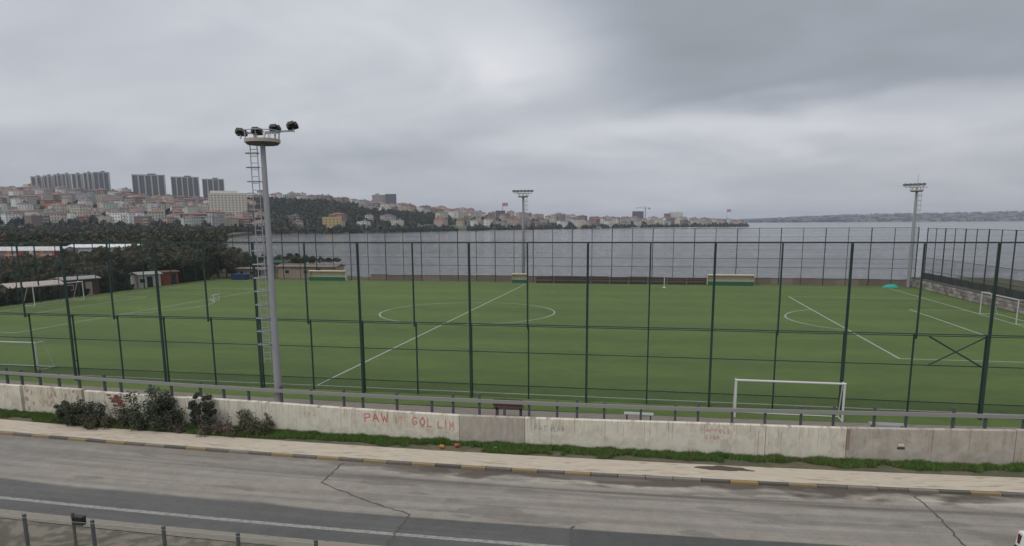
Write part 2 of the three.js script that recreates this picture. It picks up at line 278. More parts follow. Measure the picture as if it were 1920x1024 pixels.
{ // near side: a lower fence of posts and rails, a tall net frame standing just outside it
  const f = thing('ball_fence', 'tall dark green net fence along the near side of the pitch', 'fence', [0, 0, 35.35]);
  const US = []; for (let k = -20; k <= 17; k++) US.push(0.32 + 3.1 * k);
  const inner = slab(0.07, 3.98, 0.07), tall = slab(0.11, 8.26, 0.11), ext = slab(0.075, 4.46, 0.075), arm = box(0.05, 0.05, 0.22);
  US.forEach((u, i) => {
    mesh('post', inner, M.post, f).position.set(u, 0, 0);
    if (((i - 20) % 2 + 2) % 2) { mesh('tall_post', tall, M.post, f).position.set(u, 0, 0.27); for (const y of [1.2, 2.5]) mesh('bracket', arm, M.post, f).position.set(u, y, 0.135); }
    else mesh('extension_post', ext, M.post, f).position.set(u, 3.8, 0.27);
    mesh('bracket', arm, M.post, f).position.set(u, 3.88, 0.135);
    if (i) {
      const a = US[i - 1], w = u - a;
      for (const y of [0.7, 2.5, 3.92]) mesh('rail', box(w - 0.075, 0.04, 0.04, a + w / 2, y, 0), M.rail, f);
      mesh('top_rail', box(w, 0.07, 0.06, a + w / 2, 8.30, 0.27), M.rail, f); mesh('rail', box(w, 0.05, 0.05, a + w / 2, 4.05, 0.335), M.rail, f);
      mesh('net_panel', netPanel(w, 3.9, a, 0.04, 0.05), NET.near, f); mesh('kick_net', netPanel(w, 0.66, a, 0.04, 0.065), NET.dense, f); mesh('net_panel', netPanel(w, 4.2, a, 4.06, 0.325), NET.near, f);
    }
  });
  mesh('cross_brace', beam([31.95, 3.9, 0.09], [34.3, 2.5, 0.09], 0.07), M.post, f); mesh('cross_brace', beam([31.95, 2.5, 0.13], [34.3, 3.9, 0.13], 0.05), M.post, f);
}
function plainFence(name, label, A, B, n, base, top, rails, nets) {   // straight run from A to B (x,z)
  const L = Math.hypot(B[0] - A[0], B[1] - A[1]), turn = -Math.atan2(B[1] - A[1], B[0] - A[0]), f = thing(name, label, 'fence', [A[0], base, A[1]], turn), w = L / n, H = top - base;
  const p1 = slab(0.11, H, 0.11), p2 = slab(0.075, H, 0.075), r = box(w, 0.05, 0.05);
  for (let i = 0; i <= n; i++) {
    mesh('post', i % 2 ? p2 : p1, M.post, f).position.set(i * w, 0, 0);
    if (i < n) { for (const y of rails) mesh('rail', r, M.post, f).position.set((i + 0.5) * w, y - base, -0.085); for (const [y0, y1, m] of nets) mesh('net_panel', netPanel(w, y1 - y0, i * w, y0 - base, -0.12), m, f); }
  }
  return f;
}
plainFence('ball_fence', 'long net fence on the far side of the pitch before the lake', [-54.4, -38.1], [55.6, -38.1], 36, 0, 8.3, [8.27, 3.85, 2.55], [[0.05, 8.25, NET.near]]);
plainFence('ball_fence', 'net fence on the stone wall behind the right goal', [56.6, -37.6], [56.6, 40], 25, 1.25, 8.25, [8.2, 4.1, 2.4], [[1.3, 8.2, NET.near], [1.3, 4.05, NET.dense]]);
{ const s = thing('windbreak', 'dark screen of boards along the foot of the right net fence', 'screen', [56.35, 1.2, 0]), m = [std([0.035, 0.042, 0.038], 0.9), std([0.05, 0.055, 0.05], 0.9)], g = slab(0.06, 0.85, 1.52); for (let k = 0; k < 49; k++) mesh('board', g, m[k % 2], s).position.set(rr(-0.01, 0.01), rr(-0.05, 0.06), -37 + k * 1.55); }
plainFence('ball_fence', 'net fence behind the left goal before the grove', [-54.4, 35], [-54.4, -37.9], 24, 0, 8.2, [8.15, 3.85], [[0.05, 8.1, NET.near]]);

// ------------------------------------------------------------------ floodlight masts
function mast(label, [x, z], turn, H, lamps, rod, thick = 1) {
  const m = thing('floodlight_mast', label, 'floodlight', [x, 0, z], turn, 'floodlight masts round the pitch');
  mesh('pole', new THREE.CylinderGeometry(0.12 * thick, 0.2 * thick, H, 12).translate(0, H / 2, 0), M.steel, m);
  mesh('base_plate', [slab(0.7, 0.04, 0.7), ...[-1, 1].flatMap((i) => [-1, 1].map((j) => slab(0.05, 0.1, 0.05, i * 0.28, 0.04, j * 0.28)))], M.steelDark, m);
  mesh('ladder_stile', beam([-0.62, 2.4, 0.0], [-0.62, H, 0.0], 0.035), M.steel, m); mesh('ladder_stile', beam([-0.28, 2.4, 0.0], [-0.28, H, 0.0], 0.035), M.steel, m);
  const rung = box(0.34, 0.03, 0.03), st = box(0.2, 0.05, 0.05);
  for (let y = 2.6; y < H - 0.1; y += 0.32) mesh('rung', rung, M.steel, m).position.set(-0.45, y, 0);
  const hoop = new THREE.TorusGeometry(0.31, 0.022, 5, 16).rotateX(Math.PI / 2);
  for (let y = 3.4; y < H - 0.2; y += 0.66) { mesh('cage_hoop', hoop, M.steel, m).position.set(-0.45, y, 0.22); if (Math.round(y * 10) % 2) mesh('ladder_bracket', st, M.steel, m).position.set(-0.2, y, 0); }
  const deck = mesh('platform', new THREE.CylinderGeometry(0.80, 0.72, 0.1, 16).translate(0, H + 0.05, 0), M.steelDark, m);
  mesh('toe_board', new THREE.CylinderGeometry(0.83, 0.83, 0.16, 16, 1, true).translate(0, H + 0.17, 0), std([0.42, 0.34, 0.28], 0.7, { side: THREE.DoubleSide }), m);
  mesh('guard_ring', new THREE.TorusGeometry(0.86, 0.022, 5, 24).rotateX(Math.PI / 2).translate(0, H + 0.62, 0), M.steel, m);
  for (let k = 0; k < 8; k++) mesh('guard_post', bar([0.8 * Math.cos(k * 0.785), H + 0.1, 0.8 * Math.sin(k * 0.785)], [0.86 * Math.cos(k * 0.785), H + 0.62, 0.86 * Math.sin(k * 0.785)], 0.018, 0.018, 5), M.steel, m);
  mesh('crossbar', [beam([-1.35, H + 0.56, -0.35], [1.45, H + 0.68, -0.35], 0.08), beam([-0.5, H + 0.1, -0.35], [-0.5, H + 0.6, -0.35], 0.07), beam([0.5, H + 0.1, -0.35], [0.5, H + 0.64, -0.35], 0.07), beam([0, H, 0], [0, H + 0.62, -0.35], 0.09)], M.steel, m);
  for (const [lx, ly, tilt] of lamps) {
    const l = mesh('floodlight', [rbox(0.52, 0.24, 0.36, 0, 0, 0, 0.05), box(0.3, 0.14, 0.16, 0, 0.02, 0.24)], M.black, m); l.position.set(lx, H + ly, -0.42); l.rotation.set(-0.35, 0, tilt);
    mesh('lens', box(0.46, 0.18, 0.02, 0, 0, -0.186), std([0.3, 0.31, 0.32], 0.12), l); mesh('yoke', beam([0, -0.32, 0.02], [0, -0.1, 0], 0.06), M.steel, l);
  }
  if (rod) mesh('lightning_rod', bar([0, H + 0.1, 0.2], [0, H + rod, 0.2], 0.03, 0.012, 6), M.steelDark, m);
  return m;
}
mast('grey floodlight mast with caged ladder standing behind the roadside wall', [0.55, 39.6], 0.18, 13.05, [[-1.15, 0.62, -0.05], [-0.38, 0.66, 0], [0.5, 0.78, 0.1], [1.35, 0.9, 0.3]], 0);
const farLamps = []; for (let k = 0; k < 6; k++) farLamps.push([-1.4 + 0.56 * k, 0.95, 0]);
mast('floodlight mast behind the far touchline near the halfway line', [-1.4, -40.4], Math.PI + 0.1, 13.2, farLamps, 0, 1.35);
mast('floodlight mast with a lightning rod at the far right corner', [54.3, -36.4], Math.PI - 0.5, 13.15, farLamps.slice(1), 2.4, 1.35);

// ------------------------------------------------------------------ roadside wall
const wallH = (u) => { const P = [[-60, 1.5], [-12, 1.50], [2, 1.42], [7, 1.33], [11, 1.28], [16, 1.33], [21, 1.39], [27, 1.42], [33, 1.52], [80, 1.6]]; for (let i = 1; i < P.length; i++) if (u <= P[i][0]) return mix(P[i - 1][1], P[i][1], (u - P[i - 1][0]) / (P[i][0] - P[i - 1][0])); return 1.5; };
function wallTex(kind, w, paint) {                           // plaster, weathered: streaks of dirt, patches, paint on it
  const S = 1024, Hh = 256, c = document.createElement('canvas'); c.width = S; c.height = Hh; const g = c.getContext('2d');
  const base = { white: [207, 201, 185], grey: [168, 160, 149], old: [196, 188, 170] }[kind];
  g.fillStyle = `rgb(${base})`; g.fillRect(0, 0, S, Hh);
  const P = S / w;
  for (let i = 0; i < 260; i++) { const x = rnd() * S, y = rnd() * Hh, r = rr(4, 60), d = rnd() < 0.55 ? [120, 104, 84] : [226, 220, 206]; g.fillStyle = `rgba(${d},${rr(0.02, 0.09)})`; g.beginPath(); g.ellipse(x, y, r * rr(0.5, 1.6), r * rr(0.3, 1), rnd() * 3, 0, 7); g.fill(); }
  for (let i = 0; i < 26 * w / 4; i++) { const x = rnd() * S, y = rnd() < 0.75 ? 0 : rnd() * 120, l = rr(30, 250), ww = rr(2, 14); for (let k = 0; k < 5; k++) { g.fillStyle = `rgba(${[112, 92, 70]},${rr(0.02, 0.10)})`; g.fillRect(x + rr(-3, 3), y, ww * rr(0.3, 1), l * rr(0.3, 1)); } }
  for (let i = 0; i < 420; i++) { g.fillStyle = `rgba(${rnd() < 0.7 ? [92, 80, 66] : [235, 230, 220]},${rr(0.05, 0.3)})`; g.fillRect(rnd() * S, rnd() * Hh, rr(1, 6), rr(1, 5)); }
  for (let i = 0; i < 90; i++) { g.fillStyle = `rgba(84,70,52,${rr(0.05, 0.22)})`; g.beginPath(); g.ellipse(rnd() * S, Hh - Math.abs(rr(-26, 26)), rr(5, 36), rr(3, 12), 0, 0, 7); g.fill(); }   // splashed mud along the foot
  if (kind === 'old') for (let i = 0; i < 60; i++) { g.fillStyle = `rgba(${rnd() < 0.6 ? [128, 118, 106] : [158, 140, 122]},${rr(0.3, 0.7)})`; g.beginPath(); const x = rr(0, S), y = rr(20, Hh); g.ellipse(x, y, rr(8, 34) * 4 / w, rr(6, 24), rnd() * 3, 0, 7); g.fill(); }
  if (paint) paint(g, P, Hh);
  for (let i = 0; i < 3; i++) { g.strokeStyle = `rgba(70,60,50,${rr(0.3, 0.6)})`; g.lineWidth = rr(1, 2.2); let x = rnd() * S, y = rnd() < 0.5 ? 0 : Hh; const dy = y ? -1 : 1; g.beginPath(); g.moveTo(x, y); for (let k = 0; k < 9; k++) { x += rr(-14, 14); y += dy * rr(6, 22); g.lineTo(x, y); } g.stroke(); }   // hair cracks
  for (let i = 0; i < 4; i++) { g.fillStyle = `rgba(128,116,102,${rr(0.3, 0.7)})`; g.beginPath(); const x = rnd() * S; g.moveTo(x, 0); for (let k = 0; k < 6; k++) g.lineTo(x + k * rr(5, 9), rr(3, 16)); g.lineTo(x + 50, 0); g.fill(); }   // render chipped off along the top
  const t = new THREE.CanvasTexture(c); t.colorSpace = THREE.SRGBColorSpace; t.magFilter = THREE.LinearFilter; return t;
}
const STROKES = { P: [[0, 1, 0, 0, 0.8, 0.08, 0.85, 0.4, 0, 0.55]], A: [[0, 1, 0.45, 0, 0.95, 1], [0.2, 0.62, 0.75, 0.62]], W: [[0, 0, 0.25, 1, 0.5, 0.3, 0.75, 1, 1, 0]], I: [[0.5, 0, 0.5, 1]], T: [[0, 0, 1, 0], [0.5, 0, 0.5, 1]], F: [[0.1, 1, 0.1, 0, 0.9, 0], [0.1, 0.5, 0.7, 0.5]], G: [[0.9, 0.15, 0.4, 0, 0.05, 0.5, 0.4, 1, 0.9, 0.85, 0.9, 0.55, 0.55, 0.55]], O: [[0.5, 0, 0.05, 0.5, 0.5, 1, 0.95, 0.5, 0.5, 0]], L: [[0.1, 0, 0.1, 1, 0.85, 1]], M: [[0, 1, 0.1, 0, 0.5, 0.7, 0.9, 0, 1, 1]] };
function sprayed(g, txt, x, y, w, h, col, a) {               // letters brushed on by hand: wobbly strokes in several thin passes, a few runs
  const cw = w / txt.length; g.lineJoin = 'round'; g.lineCap = 'round';
  [...txt].forEach((ch, i) => { const ox = x + i * cw + rr(-0.04, 0.04) * cw, oy = y + rr(-0.08, 0.1) * h, sx = cw * rr(0.66, 0.82), sy = h * rr(0.85, 1.08), sl = rr(-0.1, 0.12); for (const st of STROKES[ch]) for (let pass = 0; pass < 4; pass++) { g.strokeStyle = `rgba(${col},${a * rr(0.35, 0.8)})`; g.lineWidth = h * rr(0.07, 0.2); g.beginPath(); for (let k = 0; k < st.length; k += 2) { const X = ox + (st[k] + sl * (1 - st[k + 1])) * sx + rr(-3, 3), Y = oy + st[k + 1] * sy + rr(-3, 3); k ? g.lineTo(X, Y) : g.moveTo(X, Y); } g.stroke(); } if (rnd() < 0.4) { g.strokeStyle = `rgba(${col},${a * 0.5})`; g.lineWidth = 2.5; g.beginPath(); g.moveTo(ox + sx * 0.3, oy + sy); g.lineTo(ox + sx * 0.3, oy + sy + rr(8, 40)); g.stroke(); } });
}
{
  const wall = thing('roadside_wall', 'low rendered wall along the pavement in white and grey panels with graffiti', 'wall');
  const panel = (u0, u1, kind, paint, dh = 0) => {
    const n = Math.max(2, Math.ceil((u1 - u0) / 1.2)), p = [], uv = [], ix = [], T = 0.22, y0 = 0.05;
    const quad = (a, b, c, d, ua, ub, va, vb) => { const o = p.length / 3; p.push(...a, ...b, ...c, ...d); uv.push(ua, va, ub, va, ub, vb, ua, vb); ix.push(o, o + 1, o + 2, o, o + 2, o + 3); };
    for (let i = 0; i < n; i++) {
      const a = mix(u0, u1, i / n), b = mix(u0, u1, (i + 1) / n), za = 43.65 - bow(a), zb = 43.65 - bow(b), ha = wallH(a) + dh, hb = wallH(b) + dh, s = i / n, t = (i + 1) / n;
      quad([a, y0, za], [b, y0, zb], [b, hb - 0.02, zb], [a, ha - 0.02, za], s, t, 0, 0.97);
      quad([a, ha - 0.02, za], [b, hb - 0.02, zb], [b, hb, zb - 0.02], [a, ha, za - 0.02], s, t, 0.97, 0.975);
      quad([a, ha, za - 0.02], [b, hb, zb - 0.02], [b, hb, zb - T], [a, ha, za - T], s, t, 0.975, 1);
      quad([b, y0, zb - T], [a, y0, za - T], [a, ha, za - T], [b, hb, zb - T], s, t, 0, 1);
      if (i === 0) quad([a, y0, za - T], [a, y0, za], [a, ha - 0.01, za], [a, ha, za - T], 0, 0.02, 0, 1);
      if (i === n - 1) quad([b, y0, zb], [b, y0, zb - T], [b, hb, zb - T], [b, hb - 0.01, zb], 0.98, 1, 0, 1);
    }
    const g = new THREE.BufferGeometry(); g.setAttribute('position', new THREE.Float32BufferAttribute(p, 3)); g.setAttribute('uv', new THREE.Float32BufferAttribute(uv, 2)); g.setIndex(ix); g.computeVertexNormals();
    return mesh('wall_panel', g, new THREE.MeshStandardMaterial({ map: wallTex(kind, u1 - u0, paint), roughness: 0.92, bumpMap: grain, bumpScale: 0.006 }), wall);
  };
  panel(-40, -27, 'white', null); panel(-26.98, -17.5, 'old', null, 0.03); panel(-17.48, -11.55, 'white', null, -0.02);
  panel(-11.33, -7.8, 'old', null, 0.02); panel(-7.62, -2.0, 'white', null, -0.03); panel(-1.98, 1.95, 'white', null, 0.0);
  panel(1.97, 6.3, 'white', (g, P, H) => { sprayed(g, 'ATL', 2.0 * P, H * 0.24, 0.75 * P, 24, '165,86,74', 0.35); sprayed(g, 'II', 3.2 * P, H * 0.38, 0.4 * P, 18, '125,108,88', 0.3); });
  panel(6.31, 11.18, 'white', (g, P, H) => { sprayed(g, 'PAW', 0.62 * P, H * 0.13, 1.15 * P, H * 0.27, '184,69,47', 0.5); sprayed(g, 'ITF', 1.95 * P, H * 0.17, 0.72 * P, H * 0.25, '189,106,82', 0.2); sprayed(g, 'GOL', 2.78 * P, H * 0.17, 1.0 * P, H * 0.3, '176,74,58', 0.36); sprayed(g, 'LIM', 3.92 * P, H * 0.24, 0.8 * P, H * 0.26, '178,76,66', 0.3); });
  panel(11.2, 14.0, 'grey', null, 0.0);
  panel(14.02, 18.9, 'white', (g, P, H) => { sprayed(g, 'FAT', 0.4 * P, H * 0.26, 0.55 * P, 34, '117,133,138', 0.6); sprayed(g, 'OLAO', 1.05 * P, H * 0.28, 0.6 * P, 36, '117,133,138', 0.6); });
  panel(18.91, 23.58, 'white', (g, P, H) => { sprayed(g, 'APFOLI', 2.4 * P, H * 0.17, 1.0 * P, 28, '176,80,74', 0.5); sprayed(g, 'LIOA', 2.4 * P, H * 0.38, 0.58 * P, 26, '176,80,74', 0.5); });
  panel(23.6, 26.58, 'white', null, -0.01);
  panel(26.6, 32.6, 'grey', (g, P, H) => { g.fillStyle = 'rgba(120,92,80,.5)'; g.fillRect(0, H * 0.05, 0.12 * P, H * 0.6); g.fillStyle = 'rgba(50,42,36,.8)'; g.fillRect(1.85 * P, H * 0.52, 0.28 * P, H * 0.07); g.fillStyle = 'rgba(225,220,212,.7)'; g.fillRect(1.9 * P, H * 0.43, 0.2 * P, H * 0.06); });
  panel(32.62, 39, 'grey', null, 0.02); panel(39.02, 50, 'white', null, 0.02); panel(50.02, 70, 'grey', null);
  // bare bricks where the render has fallen off
  const brick = new THREE.BoxGeometry(0.2, 0.065, 0.05), bm = [std([0.20, 0.06, 0.035], 0.9), std([0.26, 0.09, 0.055], 0.9)];
  for (let r = 0; r < 7; r++) for (let k = 0; k < 3; k++) { if (rnd() < 0.2) continue; const u = -6.2 + 0.22 * k + (r % 2) * 0.11 + 0.05 * r; mesh('brick', brick, bm[(r + k) % 2], wall).position.set(u, 1.33 - 0.08 * r, 43.645 - bow(u)); }
}
// ------------------------------------------------------------------ barrier and benches behind the wall
{
  const b = thing('barrier_railing', 'grey beam barrier on short posts between the wall and the fence', 'railing');
  const zr = (u) => 40.1 - bow(u), hr = (u) => 1.02 + 0.10 * sm(6, -14, u) + 0.10 * sm(18, 32, u);
  let prev = null;
  for (let u = -34; u < 58; u += 2.55) { const cur = [u, hr(u), zr(u)]; if (prev) mesh('beam', beam(prev, cur, 0.07, 0.17), M.beam, b); prev = cur; }
  const foot = slab(0.3, 0.04, 0.34);
  for (let u = -33; u < 57;) { const h = hr(u) + rr(-0.05, 0.28); mesh('post', slab(0.1, h, 0.12, u, 0.03, zr(u) - 0.11), M.steelDark, b); const f = mesh('foot_plate', foot, M.steelDark, b); f.position.set(u, 0.01, zr(u) - 0.05); u += rr(0.9, 1.9); }
}
function bench(label, x, z, wood, L = 1.5, back = true) {
  const b = thing('bench', label, 'bench', [x, 0.01, z], 0, 'benches along the pitch fence');
  for (const s of [-1, 1]) mesh('leg', [slab(0.06, 0.5, 0.06, s * L * 0.4, 0, -0.18), slab(0.06, back ? 1.0 : 0.5, 0.06, s * L * 0.4, 0, 0.18), box(0.06, 0.06, 0.42, s * L * 0.4, 0.5, 0)], M.steelDark, b);
  for (let k = 0; k < 3; k++) mesh('seat_slat', box(L, 0.035, 0.12, 0, 0.55, -0.15 + 0.15 * k), wood, b);
  if (back) for (const y of [0.72, 0.94]) mesh('back_slat', box(L, 0.13, 0.03, 0, y, 0.225), wood, b);
}
bench('red-brown slatted bench by the barrier behind the grey wall panel', 12.45, 39.3, std([0.085, 0.03, 0.024], 0.7), 1.45);
bench('pale grey backless bench by the barrier right of the red-brown bench', 18.6, 39.4, std([0.42, 0.42, 0.4], 0.7), 1.35, false);
bench('grey backless bench by the barrier near the right end of the wall', 29.3, 39.2, std([0.36, 0.37, 0.38], 0.7), 1.5, false);

// ------------------------------------------------------------------ goals
function goal(label, [x, z], turn, W, H, D) {                // mouth along local x, back towards -z
  const g = thing('football_goal', label, 'goal', [x, 0, z], turn, 'goals on the pitch'), r = 0.055;
  mesh('crossbar', bar([-W / 2 - r, H, 0], [W / 2 + r, H, 0], r, r, 12), M.white, g);
  for (const s of [-1, 1]) {
    mesh('goal_post', bar([s * W / 2, 0, 0], [s * W / 2, H, 0], r, r, 12), M.white, g);
    mesh('back_stay', [bar([s * W / 2, H, 0], [s * W / 2, H, -D * 0.45], 0.028, 0.028, 6), bar([s * W / 2, H, -D * 0.45], [s * W / 2, 0.03, -D], 0.028, 0.028, 6), bar([s * W / 2, 0.03, 0], [s * W / 2, 0.03, -D], 0.028, 0.028, 6)], M.white, g);
  }
  mesh('ground_bar', bar([-W / 2, 0.03, -D], [W / 2, 0.03, -D], 0.028, 0.028, 6), M.white, g);
}
goal('white training goal standing inside the near fence on the right', [25.55, 37.1], 0, 4.85, 1.82, 0.8);
goal('white training goal at the left edge inside the near fence', [-22.3, 33.7], 0, 5.0, 1.85, 1.3);
goal('white goal on the right goal line before the stone wall', [51.3, -2.7], -Math.PI / 2, 7.32, 2.2, 1.6);
goal('white goal on the left goal line before the grove', [-51.3, -1.2], Math.PI / 2, 7.32, 2.3, 1.6);
goal('small white practice goal inside the left penalty area', [-33.6, -6.2], Math.PI / 2, 1.1, 0.75, 0.6);
{
  const f = thing('marker_post', 'short white marker post near the far touchline', 'post', [20.7, 0, -31.2]);
  mesh('pole', bar([0, 0, 0], [0, 1.5, 0], 0.07, 0.06, 8), M.white, f); mesh('foot', new THREE.CylinderGeometry(0.2, 0.26, 0.12, 12).translate(0, 0.06, 0), M.white, f);
}
// ------------------------------------------------------------------ far touchline: dugouts, low wall, hedge
function dugout(label, x, z, W, H) {
  const d = thing('dugout', label, 'dugout', [x, 0, z], 0, 'team shelters on the far touchline'), D = 0.75;
  const prof = new THREE.Shape(); prof.moveTo(-D, 0); prof.lineTo(-D, H * 0.75); prof.quadraticCurveTo(-D, H, -D * 0.55, H); prof.lineTo(0.1, H * 0.97); prof.lineTo(0.1, H * 0.91); prof.lineTo(-D * 0.55, H * 0.94); prof.quadraticCurveTo(-D + 0.07, H * 0.94, -D + 0.07, H * 0.72); prof.lineTo(-D + 0.07, 0); prof.closePath();
  mesh('shell', new THREE.ExtrudeGeometry(prof, { depth: W, bevelEnabled: false, curveSegments: 6 }).rotateY(-Math.PI / 2).translate(W / 2, 0, 0), M.cream, d);
  for (const s of [-1, 1]) mesh('side_panel', slab(0.05, H * 0.9, D * 0.8, s * (W / 2 - 0.03), 0, -D * 0.5), M.cream, d);
  mesh('kick_board', slab(W - 0.1, H * 0.36, 0.06, 0, 0, 0.06), M.green, d);
  const n = Math.max(2, Math.round(W / 0.6)); for (let k = 0; k < n; k++) mesh('seat', [rbox(0.44, 0.06, 0.4, 0, 0.42, 0, 0.02), rbox(0.44, 0.4, 0.06, 0, 0.64, -0.2, 0.02), slab(0.08, 0.4, 0.08)], M.cream, d).position.set(-W / 2 + (k + 0.5) * W / n, 0, -D * 0.5);
}
dugout('cream and green team shelter on the far side right of centre', 30.3, -36.2, 6.6, 1.6);
dugout('small cream and green shelter beside the far halfway mast', -1.3, -36.6, 2.5, 1.45);
dugout('cream and green team shelter on the far side left of centre', -33.8, -37.0, 6.5, 1.65);
{
  const w = thing('lakeside_wall', 'low pinkish wall behind the far net fence', 'wall', [0, 0, -39.2]);
  const ms = [std([0.30, 0.23, 0.19], 0.95), std([0.26, 0.20, 0.17], 0.95), std([0.33, 0.27, 0.22], 0.95)];
  for (let u = -27; u < 55; u += 3.02) { const h = 1.05 + rr(-0.05, 0.06); mesh('wall_panel', slab(3.0, h, 0.2, u + 1.5, -0.2, 0), ms[Math.floor(rnd() * 3)], w); mesh('coping', box(3.01, 0.06, 0.3, u + 1.5, h - 0.17, 0), ms[1], w); }
}
{ // stone wall behind the right goal, built of separate blocks
  const w = thing('stone_wall', 'pale rubble stone wall behind the right goal', 'wall', [55.25, 0, 0]);
  mesh('core', box(0.5, 1.12, 78, 0.36, 0.56, 0), std([0.12, 0.11, 0.10], 1), w);
  const ms = [[0.30, 0.26, 0.235], [0.36, 0.315, 0.285], [0.24, 0.21, 0.195], [0.42, 0.38, 0.35], [0.2, 0.165, 0.15]].map((c) => std(c, 0.95, { bumpMap: grain, bumpScale: 0.02 }));
  const vs = [0, 1, 2, 3].map((k) => { const g = new RoundedBoxGeometry(0.24, 0.36, 0.94, 1, 0.05), p = g.attributes.position; for (let i = 0; i < p.count; i++) p.setXYZ(i, p.getX(i) + 0.03 * PN.noise(p.getY(i) * 6, p.getZ(i) * 4, k * 5), p.getY(i), p.getZ(i)); return g; });
  for (let r = 0; r < 3; r++) for (let z = -38.2; z < 20; z += 0.98) { const m = mesh('stone', vs[Math.floor(rnd() * 4)], ms[Math.floor(rnd() * 5)], w); m.position.set(0.06 + rr(-0.03, 0.03), 0.19 + 0.375 * r, z + (r % 2) * 0.49); }
  mesh('coping', box(0.7, 0.1, 78, 0.34, 1.17, 0), std([0.08, 0.078, 0.075], 0.9), w);
  structure(mesh('terrace', box(12, 1.4, 84, 61.62, 0.5, 2), earth));
}
{ // green tarpaulin heap in the far right corner
  const g = new THREE.SphereGeometry(0.9, 20, 12), p = g.attributes.position;
  for (let i = 0; i < p.count; i++) { const x = p.getX(i), y = p.getY(i), z = p.getZ(i), k = 1 + 0.5 * fbm(x * 1.5, y * 1.5, z * 1.5 + 4, 3); p.setXYZ(i, x * 1.15 * k, Math.max(0, y * 0.55 * k), z * 0.7 * k); } g.computeVertexNormals();
  const m = tag(mesh('tarpaulin', g, std([0.02, 0.36, 0.27], 0.55)), 'crumpled turquoise tarpaulin in the far right corner of the pitch', 'tarpaulin'); m.position.set(51.7, 0, -35.2);
}
// ------------------------------------------------------------------ foliage
function leaves(clumps, per, size, flat = 1) {               // small leaf faces spread through each clump: [x,y,z,r]
  const p = [], n = [], uv = [], q = new THREE.Vector3(), a = new THREE.Vector3(), b = new THREE.Vector3();
  for (const [cx, cy, cz, r] of clumps) for (let k = 0; k < per; k++) {
    q.set(rr(-1, 1), rr(-1, 1), rr(-1, 1)); if (q.lengthSq() > 1) { k--; continue; } q.multiplyScalar(r * (0.55 + 0.45 * rnd())); q.y *= flat;
    const s = size * rr(0.55, 1.3); a.set(rr(-1, 1), rr(-1, 1), rr(-1, 1)).normalize(); b.set(rr(-1, 1), rr(-1, 1), rr(-1, 1)).cross(a).normalize(); const N = a.clone().cross(b);
    const P = [[-0.5, 0], [0.1, -0.32], [0.6, 0], [0.05, 0.34]].map(([i, j]) => [cx + q.x + s * (a.x * i + b.x * j), cy + q.y + s * (a.y * i + b.y * j), cz + q.z + s * (a.z * i + b.z * j)]);
    for (const i of [0, 1, 2, 0, 2, 3]) { p.push(...P[i]); n.push(N.x, N.y, N.z); uv.push(0, 0); }
  }
  const g = new THREE.BufferGeometry(); g.setAttribute('position', new THREE.Float32BufferAttribute(p, 3)); g.setAttribute('normal', new THREE.Float32BufferAttribute(n, 3)); g.setAttribute('uv', new THREE.Float32BufferAttribute(uv, 2)); return g;
}
const leafMat = (c) => new THREE.MeshPhysicalMaterial({ color: rgb(...c), roughness: 0.9, side: THREE.DoubleSide, transmission: 0.25, thickness: 0 });
const LEAF = [leafMat([0.082, 0.082, 0.040]), leafMat([0.105, 0.088, 0.055]), leafMat([0.058, 0.072, 0.037]), leafMat([0.135, 0.108, 0.075])];
const BARK = std([0.075, 0.06, 0.048], 0.95);
function makeTree(name, label, H, R, kind, per, size, group) {
  const t = thing(name, label, 'tree', [0, 0, 0], 0, group), w = [], cl = [];
  w.push(bar([0, -0.3, 0], [0.08 * R, H * 0.32, 0.05], H * 0.028, H * 0.02, 7), bar([0.08 * R, H * 0.31, 0.05], [0.02 * R, H * 0.82, -0.05], H * 0.02, H * 0.006, 6));
  const nl = 9; for (let k = 0; k < nl; k++) {
    const a = k * 2.4 + rr(-0.3, 0.3), y0 = H * rr(0.2, 0.55), l = R * rr(0.6, 1), y1 = Math.min(H * 0.9, y0 + H * rr(0.15, 0.4)), e = [l * Math.cos(a), y1, l * Math.sin(a)], s = [0.05 * R, y0, 0.02];
    w.push(bar(s, e, H * 0.011, H * 0.003, 5)); const m = s.map((v, i) => mix(v, e[i], 0.6)); const e2 = [m[0] + rr(-0.5, 0.5) * R, m[1] + H * rr(0.08, 0.25), m[2] + rr(-0.5, 0.5) * R]; w.push(bar(m, e2, H * 0.006, H * 0.002, 4));
    cl.push([...e, R * rr(0.28, 0.45)], [...e2, R * rr(0.22, 0.4)], [...m, R * rr(0.18, 0.3)]);
  }
  for (let k = 0; k < 4; k++) cl.push([rr(-0.3, 0.3) * R, H * rr(0.7, 0.97) - R * 0.1, rr(-0.3, 0.3) * R, R * rr(0.25, 0.4)]);
  mesh('trunk', w, BARK, t); mesh('crown', leaves(cl, per, size, 0.85), LEAF[kind], t); return t;
}
